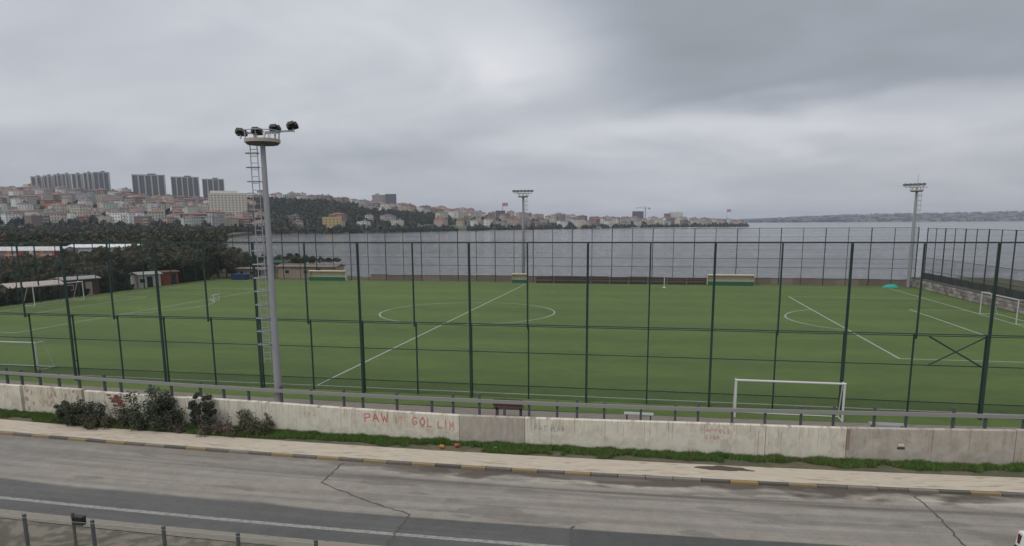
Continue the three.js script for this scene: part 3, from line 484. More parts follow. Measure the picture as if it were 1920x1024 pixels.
{ // grove behind the left goal
  const G = 'trees of the grove left of the pitch', names = ['olive green', 'brownish', 'dark green', 'bare brown'], where = (x) => x < -72 ? 'deep in the left grove' : 'on the pitch side of the left grove';
  const protos = [0, 1, 2, 3].flatMap((k) => [makeTree('grove_tree', '', 6, 2.6, k, 95, 0.42, G), makeTree('grove_tree', '', 5.2, 2.3, k, k === 3 ? 40 : 80, 0.38, G)]);
  const first = new Set(); let i = 0;
  const put = (x, z, s, k) => {
    const o = protos[k], lab = `${names[k >> 1]} trees ${where(x)}`, grp = `${names[k >> 1]} trees ${where(x)}`, sc = [s * rr(0.9, 1.2), s, s * rr(0.9, 1.2)];
    if (!first.has(k)) { first.add(k); o.position.set(x, -0.2, z); o.rotation.y = rnd() * 6; o.scale.set(...sc); o.userData.label = lab; o.userData.group = grp; } else copy(o, lab, grp, [x, -0.2, z], rnd() * 6, sc);
  };
  for (let z = -13; z > -60; z -= 2.9) for (let c = 0; c < 5; c++) { // the tall part: right of the huts up to the corner of the pitch
    const x = -57.5 - c * 4.3 + rr(-1.4, 1.4) + 0.35 * (z + 13) * (c / 5), zz = z + rr(-1.2, 1.2); if (x > -58 && zz > -26 && zz < -20) continue; if (zz < -46 && x > -64) continue;
    put(x, zz, rr(0.78, 1.02) * mix(0.72, 1, sm(-12, -24, zz)), Math.floor(rnd() * 8));
  }
  for (let k = 0; k < 26; k++) put(rr(-110, -66), rr(-30, 12), rr(0.38, 0.55), Math.floor(rnd() * 8));
  protos.forEach((o, k) => { if (!first.has(k)) scene.remove(o); });
  const lone = makeTree('lakeside_tree', 'round dark tree alone on the shore left of the near mast', 3.9, 1.7, 2, 120, 0.3); lone.position.set(-58.6, -0.2, -50.5);
  const small = makeTree('lakeside_tree', 'small dark tree beside the fence corner on the shore', 3.2, 1.2, 2, 90, 0.28); small.position.set(-58.2, -0.2, -43.2);
}
{ // undergrowth along the left edge of the pitch and in the grove, scrub on the plain, woods on the hill
  const clump = (per, size) => leaves([[0, 0.45, 0, 0.6], [0.45, 0.35, 0.2, 0.45], [-0.4, 0.38, -0.25, 0.5], [0.1, 0.8, -0.1, 0.42]], per, size);
  const scatter = (name, label, category, geo, mat, spots) => {
    const m = new THREE.InstancedMesh(geo, mat, spots.length), o = new THREE.Object3D(), c = new THREE.Color();
    spots.forEach(([x, y, z, sx, sy, col], i) => { o.position.set(x, y, z); o.rotation.y = rnd() * 6.28; o.scale.set(sx, sy, sx); o.updateMatrix(); m.setMatrixAt(i, o.matrix); m.setColorAt(i, c.setRGB(...col)); });
    m.name = numbered(name); m.castShadow = m.receiveShadow = true; scene.add(m); stuff(tag(m, label, category)); return m;
  };
  const white = new THREE.MeshStandardMaterial({ color: 0xffffff, roughness: 0.95, side: THREE.DoubleSide });
  let s = [];
  for (let k = 0; k < 260; k++) { const z = rr(-36, 40), x = -55.9 - Math.abs(rr(-2.2, 2.2)); if (x > -58.5 && z < -19 && z > -27) continue; s.push([x, -0.15, z, rr(0.8, 1.5), rr(1.0, 1.9), [rr(0.025, 0.04), rr(0.03, 0.042), rr(0.018, 0.025)]]); }
  scatter('hedge', 'dark overgrown hedge along the left end of the pitch', 'hedge', clump(90, 0.26), white, s);
  s = []; for (let k = 0; k < 1500; k++) { const x = rr(-175, -59), z = rr(-95, 45); s.push([x, -0.2, z, rr(0.9, 2.2), rr(0.8, 2.0), rnd() < 0.75 ? [rr(0.03, 0.055), rr(0.032, 0.05), rr(0.02, 0.032)] : [rr(0.07, 0.11), rr(0.075, 0.1), rr(0.03, 0.05)]]); }
  scatter('undergrowth', 'dense brown and green undergrowth left of the pitch', 'undergrowth', clump(40, 0.34), white, s);
  s = []; for (let k = 0; k < 2600; k++) {
    const t = Math.pow(rnd(), 0.7), z = mix(-95, -700, t), edge = mix(-105, -455, sm(0, 1, t) * 0.3 + t * 0.7), x = edge - rr(8, 60 + 460 * t), b = rnd();
    const col = b < 0.5 ? [0.045, 0.055, 0.032] : b < 0.8 ? [0.085, 0.08, 0.045] : [0.13, 0.10, 0.055]; s.push([x, -0.3, z, rr(2, 4.5), rr(1.6, 4.2) * (0.8 + t), col.map((v) => v * rr(0.8, 1.2))]);
  }
  scatter('plain_scrub', 'scrub and trees covering the plain below the hillside town', 'scrub', clump(26, 0.5), white, s);
  s = [];
  const dry = (t, n, lo, hi, f) => { for (let k = 0; k < n; k++) { const q = onHill(HILL, rr(lo, hi), t()); s.push([q[0], q[1] - 1, q[2], rr(4, 8), rr(4, 8), [rr(0.038, 0.075) * f, rr(0.05, 0.08) * f, rr(0.038, 0.055) * f]]); } };
  dry(() => rr(0.30, 0.86), 900, 8.05, 11.2, 1); dry(() => rr(0.22, 0.62), 520, 10.5, 14.0, 0.95); dry(() => rr(0.78, 0.97), 150, 5, 8.6, 0.9); dry(() => rr(0.85, 1), 60, 4.6, 5.5, 0.8);
  dry(() => rr(0.0, 0.06), 420, 8, 21.8, 1.25); dry(() => rr(0.0, 0.16), 420, 0, 8.2, 1.1); dry(() => rr(0.06, 0.3), 420, 8, 13, 1.2); dry(() => rr(0.1, 1), 320, 0, 8, 1.1); dry(() => rr(0.1, 1), 200, 13, 21, 1.1);
  scatter('hill_wood', 'dark wood covering the hill behind the bay', 'wood', clump(26, 0.55), white, s);
  s = []; for (let k = 0; k < 900; k++) { const q = onHill(FARHILL, rr(0.5, 9.9), rr(0.02, 1), -4); s.push([q[0], q[1] - 2, q[2], rr(14, 40), rr(7, 12), [0.04, 0.05, 0.045]]); }
  scatter('far_wood', 'woods on the hazy hills across the lake', 'wood', clump(20, 0.6), white, s);
}
// ------------------------------------------------------------------ shrubs and grass by the wall, litter
{
  const shrub = (label, x, z, R, H, kind, n, size, bare = 0) => {
    const s = thing('shrub', label, 'shrub', [x, 0.1, z], 0, 'shrubs before the roadside wall'), w = [], cl = [];
    for (let k = 0; k < 22; k++) { const a = rnd() * 6.28, r = 1.15 * R * Math.sqrt(rnd()), y = H * rr(0.3, 1.1) * (1 - 0.2 * r / R), e = [r * Math.cos(a), y, 0.55 * r * Math.sin(a)]; w.push(bar([e[0] * 0.2, 0, e[2] * 0.2], e, 0.018, 0.006, 4)); for (let j = 0; j < bare; j++) w.push(bar(e, [e[0] + rr(-0.4, 0.4), e[1] + rr(-0.1, 0.4), e[2] + rr(-0.25, 0.25)], 0.006, 0.002, 3)); if (rnd() > bare * 0.18) cl.push([...e, R * rr(0.2, 0.42)]); cl.push([e[0] * 0.92, y * rr(0.35, 0.7), e[2], R * rr(0.2, 0.4)]); w.push(bar(e, [e[0] * 1.15 + rr(-0.15, 0.15), e[1] + rr(0.05, 0.35), e[2] * 1.1], 0.006, 0.002, 3)); }
    mesh('stems', w, BARK, s); mesh('foliage', leaves(cl, Math.round(n * 0.6), size, 0.9), LEAF[kind], s);
  };
  shrub('low dark shrub left of the fallen render on the wall', -6.9, 44.0, 1.0, 1.05, 2, 190, 0.10);
  shrub('brown twiggy shrub below the bare bricks of the wall', -5.2, 43.98, 0.95, 1.3, 3, 60, 0.08, 4);
  shrub('tall dark green shrub hiding the wall top, largest of the row', -3.5, 43.98, 1.2, 1.75, 2, 230, 0.11);
  shrub('upright dark shrub right of the largest shrub', -0.72, 43.95, 0.5, 1.75, 2, 200, 0.10);
  shrub('brown dry bush sprawling towards the pavement', 0.45, 44.35, 0.95, 0.85, 3, 90, 0.08, 5);
  shrub('small leafy shrub at the right end of the shrubs', 1.75, 43.98, 0.95, 0.95, 0, 120, 0.09, 2);
  shrub('straggly brown weed between the two tall shrubs', -1.9, 44.2, 0.6, 0.45, 1, 60, 0.08, 3);
  shrub('low green weed before the leftmost dark shrub', -5.9, 44.4, 0.7, 0.5, 0, 80, 0.08, 1);
  shrub('small dark shrub in the gap of the wall at the left edge', -7.9, 44.05, 0.45, 1.0, 2, 150, 0.09);
  const N = 42000, g = new THREE.BufferGeometry(), P = []; for (let k = 0; k < 5; k++) { const a = rnd() * 6.28, l = rr(0.5, 1), dx = rr(-0.35, 0.35), dz = rr(-0.35, 0.35), ox = rr(-0.25, 0.25), oz = rr(-0.25, 0.25), c = Math.cos(a) * 0.06, s = Math.sin(a) * 0.06; P.push(ox - c, 0, oz - s, ox + c, 0, oz + s, ox + dx, l, oz + dz); }
  g.setAttribute('position', new THREE.Float32BufferAttribute(P, 3)); g.computeVertexNormals();
  const m = new THREE.InstancedMesh(g, new THREE.MeshStandardMaterial({ color: 0xffffff, roughness: 0.9, side: THREE.DoubleSide }), N), o = new THREE.Object3D(), c = new THREE.Color();
  for (let i = 0; i < N; i++) {
    let u, d; do { u = rr(-20, 42); d = rnd(); } while (d > 0.7 + 1.1 * fbm(u / 1.7, 3.3, d, 4) - 0.22 * sm(10, 34, u) + 0.35 * sm(5, 0, u));
    o.position.set(u, 0.09 + 0.02 * d, 43.67 + d * 1.12 - bow(u)); o.rotation.y = rnd() * 6.28; const s = rr(0.10, 0.21) * (1.1 - 0.45 * d) * (0.75 + 1.6 * Math.max(0, fbm(u / 0.9, 8, 1, 3) + 0.15)); o.scale.set(s * 1.2, s, s * 1.2); o.updateMatrix(); m.setMatrixAt(i, o.matrix);
    const b = rnd(); m.setColorAt(i, b < 0.78 - 0.5 * fbm(u / 2.3, 1.7, d, 3) ? c.setRGB(rr(0.055, 0.095), rr(0.13, 0.20), rr(0.016, 0.03)) : c.setRGB(0.16, 0.12, 0.06));
  }
  m.name = 'verge_grass'; m.castShadow = m.receiveShadow = true; scene.add(m); stuff(tag(m, 'green grass growing along the foot of the roadside wall', 'grass'));
  const crumple = (name, label, x, z, s, col) => { const q = new THREE.IcosahedronGeometry(1, 2), p = q.attributes.position; for (let i = 0; i < p.count; i++) { const k = 1 + 0.9 * fbm(p.getX(i) * 2 + x, p.getY(i) * 2, p.getZ(i) * 2, 3); p.setXYZ(i, p.getX(i) * s * 1.3 * k, s * 0.75 + p.getY(i) * s * 0.75 * k, p.getZ(i) * s * k); } q.computeVertexNormals(); tag(mesh(name, q, std(col, 0.5)), label, 'litter').position.set(x, 0.11, z); };
  { const q = new THREE.SphereGeometry(1, 32, 8), p = q.attributes.position; for (let i = 0; i < p.count; i++) { const x = p.getX(i), z = p.getZ(i), k = 1 + 0.8 * fbm(x * 2, z * 2, 4.4, 3); p.setXYZ(i, x * 1.0 * k, Math.max(0, p.getY(i)) * 0.045 * k, z * 0.26 * k); } q.computeVertexNormals(); tag(mesh('dirt_heap', q, std([0.10, 0.075, 0.058], 1, { bumpMap: grain, bumpScale: 0.02 })), 'flat brown heap of dirt on the pavement right of centre', 'dirt').position.set(21.84, 0.082, 44.95); }
  crumple('litter', 'crumpled orange wrapper in the grass below the red graffiti', 10.67, 44.5, 0.09, [0.42, 0.2, 0.05]);
  crumple('litter', 'crumpled red wrapper in the grass at the edge of the grey panel', 11.25, 44.25, 0.09, [0.42, 0.06, 0.05]);
  crumple('litter', 'crumpled pale paper in the grass under the grey panel', 12.9, 44.3, 0.07, [0.5, 0.48, 0.44]);
}
// ------------------------------------------------------------------ near edge: road fence, box, car
{
  const f = thing('road_fence', 'wire mesh fence on grey posts at the near edge of the road', 'fence', [0, 0, 55.5]);
  const post = slab(0.075, 1.12, 0.075), nm = netMat(0.10, [0.12, 0.12, 0.11]); for (let k = -9; k < 5; k++) { const u = 1.54 + 2.26 * k; mesh('post', post, M.steelDark, f).position.set(u, 0, 0); mesh('post_cap', rbox(0.09, 0.03, 0.09, u, 1.13, 0, 0.012), M.steelDark, f); if (k < 4) { mesh('net_panel', netPanel(2.26, 1.02, u, 0.05, 0.055), nm, f); mesh('wire', bar([u, 1.07, 0.06], [u + 2.26, 1.07, 0.06], 0.006, 0.006, 4), M.steel, f); } }
  const b = thing('junction_box', 'small black box on a brown stake behind the mesh fence', 'box', [2.68, 0.01, 55.0]);
  mesh('stake', slab(0.06, 1.05, 0.06), std([0.11, 0.08, 0.06], 0.9), b); mesh('housing', rbox(0.36, 0.24, 0.16, 0.2, 0.82, 0, 0.02), M.black, b); mesh('lid', rbox(0.38, 0.03, 0.18, 0.2, 0.955, 0, 0.01), M.black, b);
}
{
  const c = thing('parked_car', 'white hatchback cut off by the right edge at the near side of the road', 'car', [28.98, 0, 51.9]);
  const paint = new THREE.MeshPhysicalMaterial({ color: rgb(0.78, 0.78, 0.76), roughness: 0.35, clearcoat: 1, clearcoatRoughness: 0.08 }), glass = new THREE.MeshPhysicalMaterial({ color: rgb(0.015, 0.017, 0.02), roughness: 0.06 }), rubber = std([0.018, 0.018, 0.018], 0.9);
  const ext = (pts, w, bev = 0.05) => { const s = new THREE.Shape(pts.map(([a, b]) => new THREE.Vector2(a, b))); return new THREE.ExtrudeGeometry(s, { depth: w - 2 * bev, bevelSize: bev, bevelThickness: bev, bevelSegments: 3 }).translate(0, 0, -w / 2 + bev); };
  mesh('body', ext([[0.1, 0.28], [0.06, 0.6], [0.1, 0.92], [0.5, 0.95], [2.6, 0.93], [3.5, 0.82], [3.95, 0.62], [4.0, 0.3]], 1.7), paint, c);
  mesh('window', ext([[0.24, 0.93], [0.42, 1.36], [2.0, 1.38], [2.75, 0.94]], 1.42, 0.03), glass, c);
  mesh('roof', ext([[0.30, 1.37], [0.36, 1.42], [1.0, 1.46], [1.9, 1.43], [2.05, 1.38]], 1.38, 0.04), paint, c);
  for (const s of [-1, 1]) { mesh('pillar', beam([0.36, 0.95, s * 0.70], [0.5, 1.38, s * 0.66], 0.09), paint, c); mesh('pillar', beam([1.5, 0.95, s * 0.715], [1.45, 1.38, s * 0.68], 0.06), paint, c); }
  for (const x of [0.72, 3.25]) for (const s of [-1, 1]) { const w = mesh('wheel', new THREE.CylinderGeometry(0.31, 0.31, 0.2, 24).rotateX(Math.PI / 2), rubber, c); w.position.set(x, 0.31, s * 0.78); mesh('rim', new THREE.CylinderGeometry(0.19, 0.19, 0.21, 18).rotateX(Math.PI / 2), M.steel, w); }
  for (const s of [-1, 1]) mesh('tail_light', rbox(0.06, 0.3, 0.16, 0.045, 0.76, s * 0.68, 0.02), std([0.09, 0.008, 0.008], 0.25), c);
  mesh('rear_bumper', rbox(0.16, 0.26, 1.66, 0.05, 0.44, 0, 0.05), rubber, c); mesh('number_plate', box(0.02, 0.12, 0.5, 0.03, 0.66, 0), M.white, c);
}
// ------------------------------------------------------------------ huts and sheds left of the pitch
function hut(label, [x, z], turn, W, D, H, wallC, roofC, o = {}) {
  const h = thing(o.name ?? 'hut', label, o.category ?? 'hut', [x, o.y ?? -0.2, z], turn);
  mesh('wall', slab(W, H, D), std(wallC, 0.9, { bumpMap: grain, bumpScale: 0.01 }), h);
  const rp = o.gable ?? 0.35, s = new THREE.Shape(); s.moveTo(-D / 2 - 0.3, 0); s.lineTo(0, rp); s.lineTo(D / 2 + 0.3, 0); s.lineTo(D / 2 + 0.3, 0.09); s.lineTo(0, rp + 0.1); s.lineTo(-D / 2 - 0.3, 0.09); s.closePath();
  mesh('roof', new THREE.ExtrudeGeometry(s, { depth: W + 0.5, bevelEnabled: false }).translate(0, H, -W / 2 - 0.25).rotateY(Math.PI / 2), std(roofC, 0.75), h);
  mesh('gable', new THREE.ExtrudeGeometry(new THREE.Shape([new THREE.Vector2(-D / 2, 0), new THREE.Vector2(D / 2, 0), new THREE.Vector2(0, rp)]), { depth: W - 0.02, bevelEnabled: false }).translate(0, H, -W / 2 + 0.01).rotateY(Math.PI / 2), std(wallC, 0.9), h);
  if (!o.noDoor) { const d = mesh('door', slab(0.85, Math.min(1.9, H * 0.85), 0.06, o.doorX ?? 0.2 * W, 0.02, D / 2 + 0.02), std(o.doorC ?? [0.02, 0.02, 0.022], 0.7), h); mesh('handle', box(0.1, 0.03, 0.05, (o.doorX ?? 0.2 * W) + 0.3, 0.95, D / 2 + 0.07), M.steel, d); }
  const n = o.windows ?? 2; for (let k = 0; k < n; k++) { const wx = -W * 0.34 + k * W * 0.32 * (o.spread ?? 1); const w = mesh('window', box(0.9, 0.7, 0.06, wx, H * 0.58, D / 2 + 0.02), M.white, h); mesh('pane', box(0.76, 0.56, 0.03, wx, H * 0.58, D / 2 + 0.048), std([0.03, 0.035, 0.04], 0.1), w); }
  return h;
}
hut('low hut with a pale pink roof at the left edge of the pitch', [-57.8, -3.8], 1.25, 6.2, 2.6, 1.9, [0.10, 0.07, 0.06], [0.56, 0.48, 0.42], { windows: 1, gable: 0.5 });
hut('grey roofed shed with a red side beside the pink roofed hut', [-57.2, -10.2], 1.25, 4.6, 2.6, 2.3, [0.13, 0.04, 0.035], [0.36, 0.36, 0.36], { windows: 1, gable: 0.3, doorC: [0.4, 0.38, 0.36] });
hut('white hut with a dark door near the far left corner', [-56.9, -23.2], 1.15, 3.4, 2.4, 2.0, [0.55, 0.51, 0.48], [0.42, 0.40, 0.38], { windows: 1, doorX: 0 });
hut('red shed adjoining the white hut near the far left corner', [-56.4, -27.3], 1.15, 2.6, 2.2, 2.1, [0.30, 0.07, 0.05], [0.20, 0.12, 0.10], { windows: 0, gable: 0.2 });
hut('long white roofed hall above the grove left of the fence corner', [-124.3, -93.6], 0.2, 18, 7, 3.6, [0.5, 0.5, 0.48], [0.82, 0.83, 0.82], { name: 'hall', category: 'hall', windows: 5, spread: 0.55, gable: 0.7 });
{
  const c = hut('wide white canteen with orange and red pillars at the left edge', [-127, -71.5], 0.2, 20, 7, 3.6, [0.34, 0.31, 0.29], [0.68, 0.68, 0.67], { name: 'canteen', category: 'building', windows: 4, spread: 0.7, gable: 0.8 });
  const cols = [[0.55, 0.2, 0.05], [0.42, 0.06, 0.03], [0.7, 0.68, 0.66]];
  for (let k = 0; k < 8; k++) mesh('pillar', slab(0.6, 3.55, 0.3, -9 + k * 2.57, 0, 4.4), std(cols[k % 3], 0.7), c);
  for (let k = 0; k < 5; k++) mesh('awning', [box(2.4, 0.06, 2.0, -8 + k * 4.0, 2.7, 4.9).rotateX(0.0)], std(k % 2 ? [0.45, 0.10, 0.06] : [0.74, 0.72, 0.7], 0.8), c);
}
hut('low grey shed with a long flat roof at the end of the canteen', [-113, -72.5], 0.2, 8, 4, 2.3, [0.16, 0.17, 0.16], [0.33, 0.35, 0.35], { name: 'shed', category: 'shed', windows: 2, gable: 0.25 });
hut('low beige clubhouse on the far shore left of centre', [-40.5, -44.6], 0, 11, 3.2, 2.0, [0.40, 0.32, 0.25], [0.26, 0.19, 0.16], { name: 'clubhouse', category: 'building', windows: 3, gable: 0.4 });
hut('small grey pink kiosk on the far shore left of the clubhouse', [-50.6, -43.6], 0, 6, 2.6, 1.6, [0.28, 0.23, 0.21], [0.25, 0.2, 0.18], { name: 'kiosk', category: 'kiosk', windows: 2, gable: 0.2 });
hut('pavilion with a dark green roof on the shore behind the kiosk', [-53.0, -55.5], 0, 5.2, 2.6, 2.0, [0.16, 0.15, 0.13], [0.02, 0.075, 0.045], { name: 'pavilion', category: 'pavilion', windows: 2, gable: 0.5 });
{ const b = thing('skip', 'dark blue container in the far left corner of the pitch', 'container', [-49.6, 0, -36.9]); mesh('tub', rbox(2.8, 0.85, 1.2, 0, 0.47, 0, 0.04), std([0.02, 0.035, 0.12], 0.6), b); mesh('rim', box(2.9, 0.08, 1.3, 0, 0.9, 0), std([0.025, 0.04, 0.13], 0.6), b); for (let k = -2; k <= 2; k++) mesh('rib', box(0.07, 0.75, 0.05, k * 0.6, 0.47, 0.62), std([0.02, 0.035, 0.12], 0.6), b); }
{ // dark stacked benches and boards along the far touchline
  for (let k = 0; k < 9; k++) {
    const x = 2.6 + k * 2.86, b = thing('substitute_bench', 'dark brown board bench before the far net fence', 'bench', [x, 0, -37.0], 0, 'dark board benches on the far touchline'), w = std([0.045 * rr(0.8, 1.3), 0.036, 0.03], 0.85);
    for (const s of [-1, 1]) mesh('leg', [slab(0.08, 0.42, 0.5, s * 1.1, 0, 0), slab(0.08, 0.95, 0.08, s * 1.1, 0, -0.24)], M.steelDark, b);
    for (let j = 0; j < 2; j++) mesh('seat_plank', box(2.78, 0.05, 0.22, 0, 0.445, -0.1 + 0.25 * j), w, b); for (const y of [0.62, 0.86]) mesh('back_plank', box(2.78, 0.19, 0.04, 0, y, -0.18), w, b); mesh('front_board', box(2.7, 0.3, 0.03, 0, 0.2, 0.27), w, b);
  }
}
// ------------------------------------------------------------------ the town on the hillside
{
  const WALLS = [['cream', [0.60, 0.54, 0.44]], ['white', [0.76, 0.75, 0.72]], ['pinkish', [0.48, 0.36, 0.32]], ['grey', [0.38, 0.38, 0.37]], ['brown', [0.23, 0.175, 0.15]], ['pale green', [0.48, 0.52, 0.46]], ['yellow', [0.47, 0.40, 0.29]], ['brick red', [0.27, 0.17, 0.14]]];
  const ROOFS = [['red tiled', [0.26, 0.115, 0.085]], ['brown tiled', [0.15, 0.10, 0.09]], ['flat grey', [0.27, 0.265, 0.26]]];
  const wm = WALLS.map(([, c]) => std(c, 0.9)), rm = ROOFS.map(([, c]) => std(c, 0.9)), glass = std([0.09, 0.095, 0.105], 0.3), frame = std([0.5, 0.48, 0.45], 0.8);
  const shapes = [[13, 11, 11], [17, 13, 14], [11, 9, 8], [21, 12, 12], [15, 12, 17]];
  function houseGeo([W, H0, D0], roof, v) {                   // W wide, floors of 3 m
    const fl = Math.max(2, Math.round(H0 / 3)), H = fl * 3, D = Math.min(12, D0), win = [], g = {};
    g.wall = join([slab(W, H + 4, D, 0, -4, 0), ...(v % 2 ? [slab(W * 0.36, H + 0.01, 1.4, -W * 0.22, 0, D / 2 + 0.5)] : [])]);
    if (roof === 2) g.roof = join([slab(W + 0.5, 0.5, D + 0.5, 0, H, 0), slab(3, 2.4, 3, W * 0.2, H + 0.5, -1), slab(W * 0.3, 1.0, 0.4, -W * 0.2, H + 0.5, D * 0.2)]);
    else { const r = new THREE.ConeGeometry(1, 1, 4, 1).rotateY(Math.PI / 4).scale((W + 1.4) / Math.SQRT2, 2.6, (D + 1.4) / Math.SQRT2).translate(0, H + 1.3, 0); g.roof = join([r, slab(W + 1.2, 0.2, D + 1.2, 0, H - 0.1, 0), slab(0.8, 1.8, 0.8, W * 0.22, H + 1, 0.5)]); }
    const n = Math.max(3, Math.round(W / 3.2));
    for (let f = 0; f < fl; f++) for (let k = 0; k < n; k++) { const x = -W / 2 + (k + 0.5) * W / n; if (v % 2 && x < -W * 0.02 && x > -W * 0.42) { win.push(box(1.2, 1.3, 0.12, x, f * 3 + 1.6, D / 2 + 1.2)); continue; } win.push(box(1.1, 1.3, 0.12, x, f * 3 + 1.6, D / 2 + 0.02)); }
    for (let f = 0; f < fl; f++) for (const s of [-1, 1]) for (const z of [-0.25, 0.2]) win.push(box(0.12, 1.5, 1.4, s * W / 2, f * 3 + 1.6, z * D));
    g.win = join(win); const bal = []; for (let f = 1; f < fl; f++) bal.push(box(W * 0.3, 0.9, 0.9, W * 0.25, f * 3 + 0.35, D / 2 + 0.4)); g.bal = bal.length ? join(bal) : null; return g;
  }
  const geos = shapes.map((s, i) => [0, 2].map((r, j) => houseGeo(s, r, i + j)));
  const place = [];
  const zone = (lo, hi, rows, t0, t1, gap, where) => { for (let r = 0; r < rows; r++) { const t = mix(t0, t1, r / Math.max(1, rows - 1)); for (let s = lo + rnd() * 0.2; s < hi;) { const tt = t + rr(-0.4, 0.4) * (t1 - t0) / rows; place.push([s, tt, where]); const A = onHill(HILL, s, tt), B = onHill(HILL, Math.min(s + 0.1, 21.9), tt); s += rr(0.75, 1.35) * gap / (Math.hypot(B[0] - A[0], B[2] - A[2]) / 0.1); } } };
  zone(1.6, 5.3, 13, 0.13, 1.0, 25, 'below the pale towers');
  zone(5.3, 8.0, 9, 0.12, 0.74, 24, 'below the dark towers');
  zone(8.0, 11.4, 2, 0.88, 1.02, 26, 'above the dark wood');
  zone(8.1, 12.5, 2, 0.08, 0.2, 42, 'below the dark wood');
  zone(11.2, 14.5, 4, 0.66, 1.02, 30, 'beside the dark wood');
  zone(13.6, 21.2, 5, 0.12, 1.0, 46, 'on the headland');
  const info = place.map(([s, t, where]) => { const p = onHill(HILL, s, t); return { p, where, d: Math.hypot(p[0] - 19, p[2] - 71), far: where.includes('headland') || where.includes('beside the') }; }).filter(({ p }) => Math.hypot(p[0] + 548, p[2] + 800) > 48 && Math.hypot(p[0] + 790, p[2] + 715) > 34 && Math.hypot(p[0] + 825, p[2] + 810) > 30).sort((a, b) => a.d - b.d);
  const keep = info.slice(0, 298), rest = info.slice(298), protos = {}, heads = [];
  const pick = () => { const b = rnd(); return b < 0.2 ? 0 : b < 0.38 ? 1 : b < 0.56 ? 2 : b < 0.70 ? 3 : b < 0.83 ? 4 : b < 0.88 ? 5 : b < 0.92 ? 6 : 7; };
  for (const h of keep) {
    const w = pick(), rf = rnd() < 0.55 ? (rnd() < 0.5 ? 0 : 1) : 2, sh = Math.floor(rnd() * shapes.length), key = `${w}_${rf}_${sh}`, face = Math.atan2(19 - h.p[0], 71 - h.p[2]) + rr(-0.7, 0.7);
    const lab = 'house', grp = `${WALLS[w][0]} houses with ${ROOFS[rf][0]} roofs ${h.where}`, pos = [h.p[0], h.p[1] - 0.5, h.p[2]], sc = rr(0.8, 1.12), scl = [sc * rr(0.9, 1.2), sc * rr(0.85, 1.2), sc];
    if (!protos[key]) {
      const o = protos[key] = thing('hillside_house', lab, 'house', pos, face, grp), g = geos[sh][rf === 2 ? 1 : 0]; o.scale.set(...scl);
      mesh('wall', g.wall, wm[w], o); mesh('roof', g.roof, rm[rf], o); stuff(mesh('windows', g.win, glass, o)); if (g.bal) stuff(mesh('balconies', g.bal, frame, o));
    } else copy(protos[key], lab, grp, pos, face, scl);
  }
  // what lies behind those, past three hundred: one mass of the same houses
  const WG = WALLS.map(() => []), RG = ROOFS.map(() => []), GG = [], o3 = new THREE.Object3D();
  for (const h of rest) { const w = pick(), rf = rnd() < 0.5 ? 0 : 2, sh = Math.floor(rnd() * 5), g = geos[sh][rf === 2 ? 1 : 0]; o3.position.set(h.p[0], h.p[1] - 0.5, h.p[2]); o3.rotation.y = Math.atan2(19 - h.p[0], 71 - h.p[2]) + rr(-0.7, 0.7); o3.scale.setScalar(rr(0.9, 1.25) * (h.far ? 1.12 : 1)); o3.updateMatrix(); WG[w].push(g.wall.clone().applyMatrix4(o3.matrix)); RG[rf].push(g.roof.clone().applyMatrix4(o3.matrix)); GG.push(g.win.clone().applyMatrix4(o3.matrix)); }
  if (rest.length) { const t = thing('distant_houses', 'farther houses of the town crowding the ridge and headland', 'houses'); t.userData.kind = 'stuff'; WG.forEach((l, i) => l.length && mesh('walls', mergeGeometries(l), wm[i], t)); RG.forEach((l, i) => l.length && mesh('roofs', mergeGeometries(l), rm[i], t)); mesh('windows', mergeGeometries(GG), glass, t); }
  console.log('houses', keep.length, rest.length);

  // towers and larger blocks
  const pale = std([0.52, 0.51, 0.48], 0.85), slate = std([0.15, 0.155, 0.17], 0.7), mid = std([0.22, 0.215, 0.215], 0.8), tan = std([0.60, 0.55, 0.47], 0.9);
  function tower(label, group, [x, y0, z], W, D, y1, turn, face, side, strips, fill = 0.8) {
    const t = thing('tower_block', label, 'tower', [x, y0 - 8, z], turn, group), H = y1 - y0 + 8, fl = Math.round((H - 8) / 3);
    mesh('wall', slab(W, H, D), side, t); mesh('roof', [slab(W + 0.6, 0.8, D + 0.6, 0, H, 0), slab(W * 0.25, 2.6, D * 0.5, W * 0.1, H + 0.8, 0)], mid, t);
    for (let k = 0; k < strips; k++) {                          // glazed bays with floor slabs; dark front against pale side paints in light and shade
      const w = W / strips, x0 = -W / 2 + (k + 0.5) * w; mesh('facade_bay', slab(w * fill, H - 1.2, 0.5, x0, 0.2, D / 2), face, t);
      const wn = [], bl = []; for (let f = 0; f < fl; f++) { wn.push(box(w * 0.3, 1.7, 0.12, x0 - w * 0.18, H - 2.2 - f * 3, D / 2 + 0.27), box(w * 0.2, 1.5, 0.12, x0 + w * 0.2, H - 2.2 - f * 3, D / 2 + 0.27)); bl.push(box(w * 0.84, 0.35, 0.7, x0, H - 3.6 - f * 3, D / 2 + 0.3)); }
      stuff(mesh('windows', wn, glass, t)); stuff(mesh('floor_slabs', bl, mid, t));
    }
    const sw = []; for (let f = 0; f < fl; f++) for (const s of [-1, 1]) for (const q of [-0.25, 0.25]) sw.push(box(0.12, 1.5, 1.3, s * W / 2, H - 2.4 - f * 3, q * D)); stuff(mesh('windows', sw, glass, t));
  }
  const g1 = 'slim towers on the skyline at the left', T1 = [[-1222.9, 76, -1189, 20, 106, 0], [-1200.7, 78, -1194, 15, 108, 1], [-1181.2, 79, -1198, 13, 110, 0], [-1164, 79, -1201, 13, 111, 1], [-1143, 76, -1206, 18, 111, 0], [-1120, 75, -1210, 16, 113, 0], [-1093, 75, -1215, 27, 114, 1]];
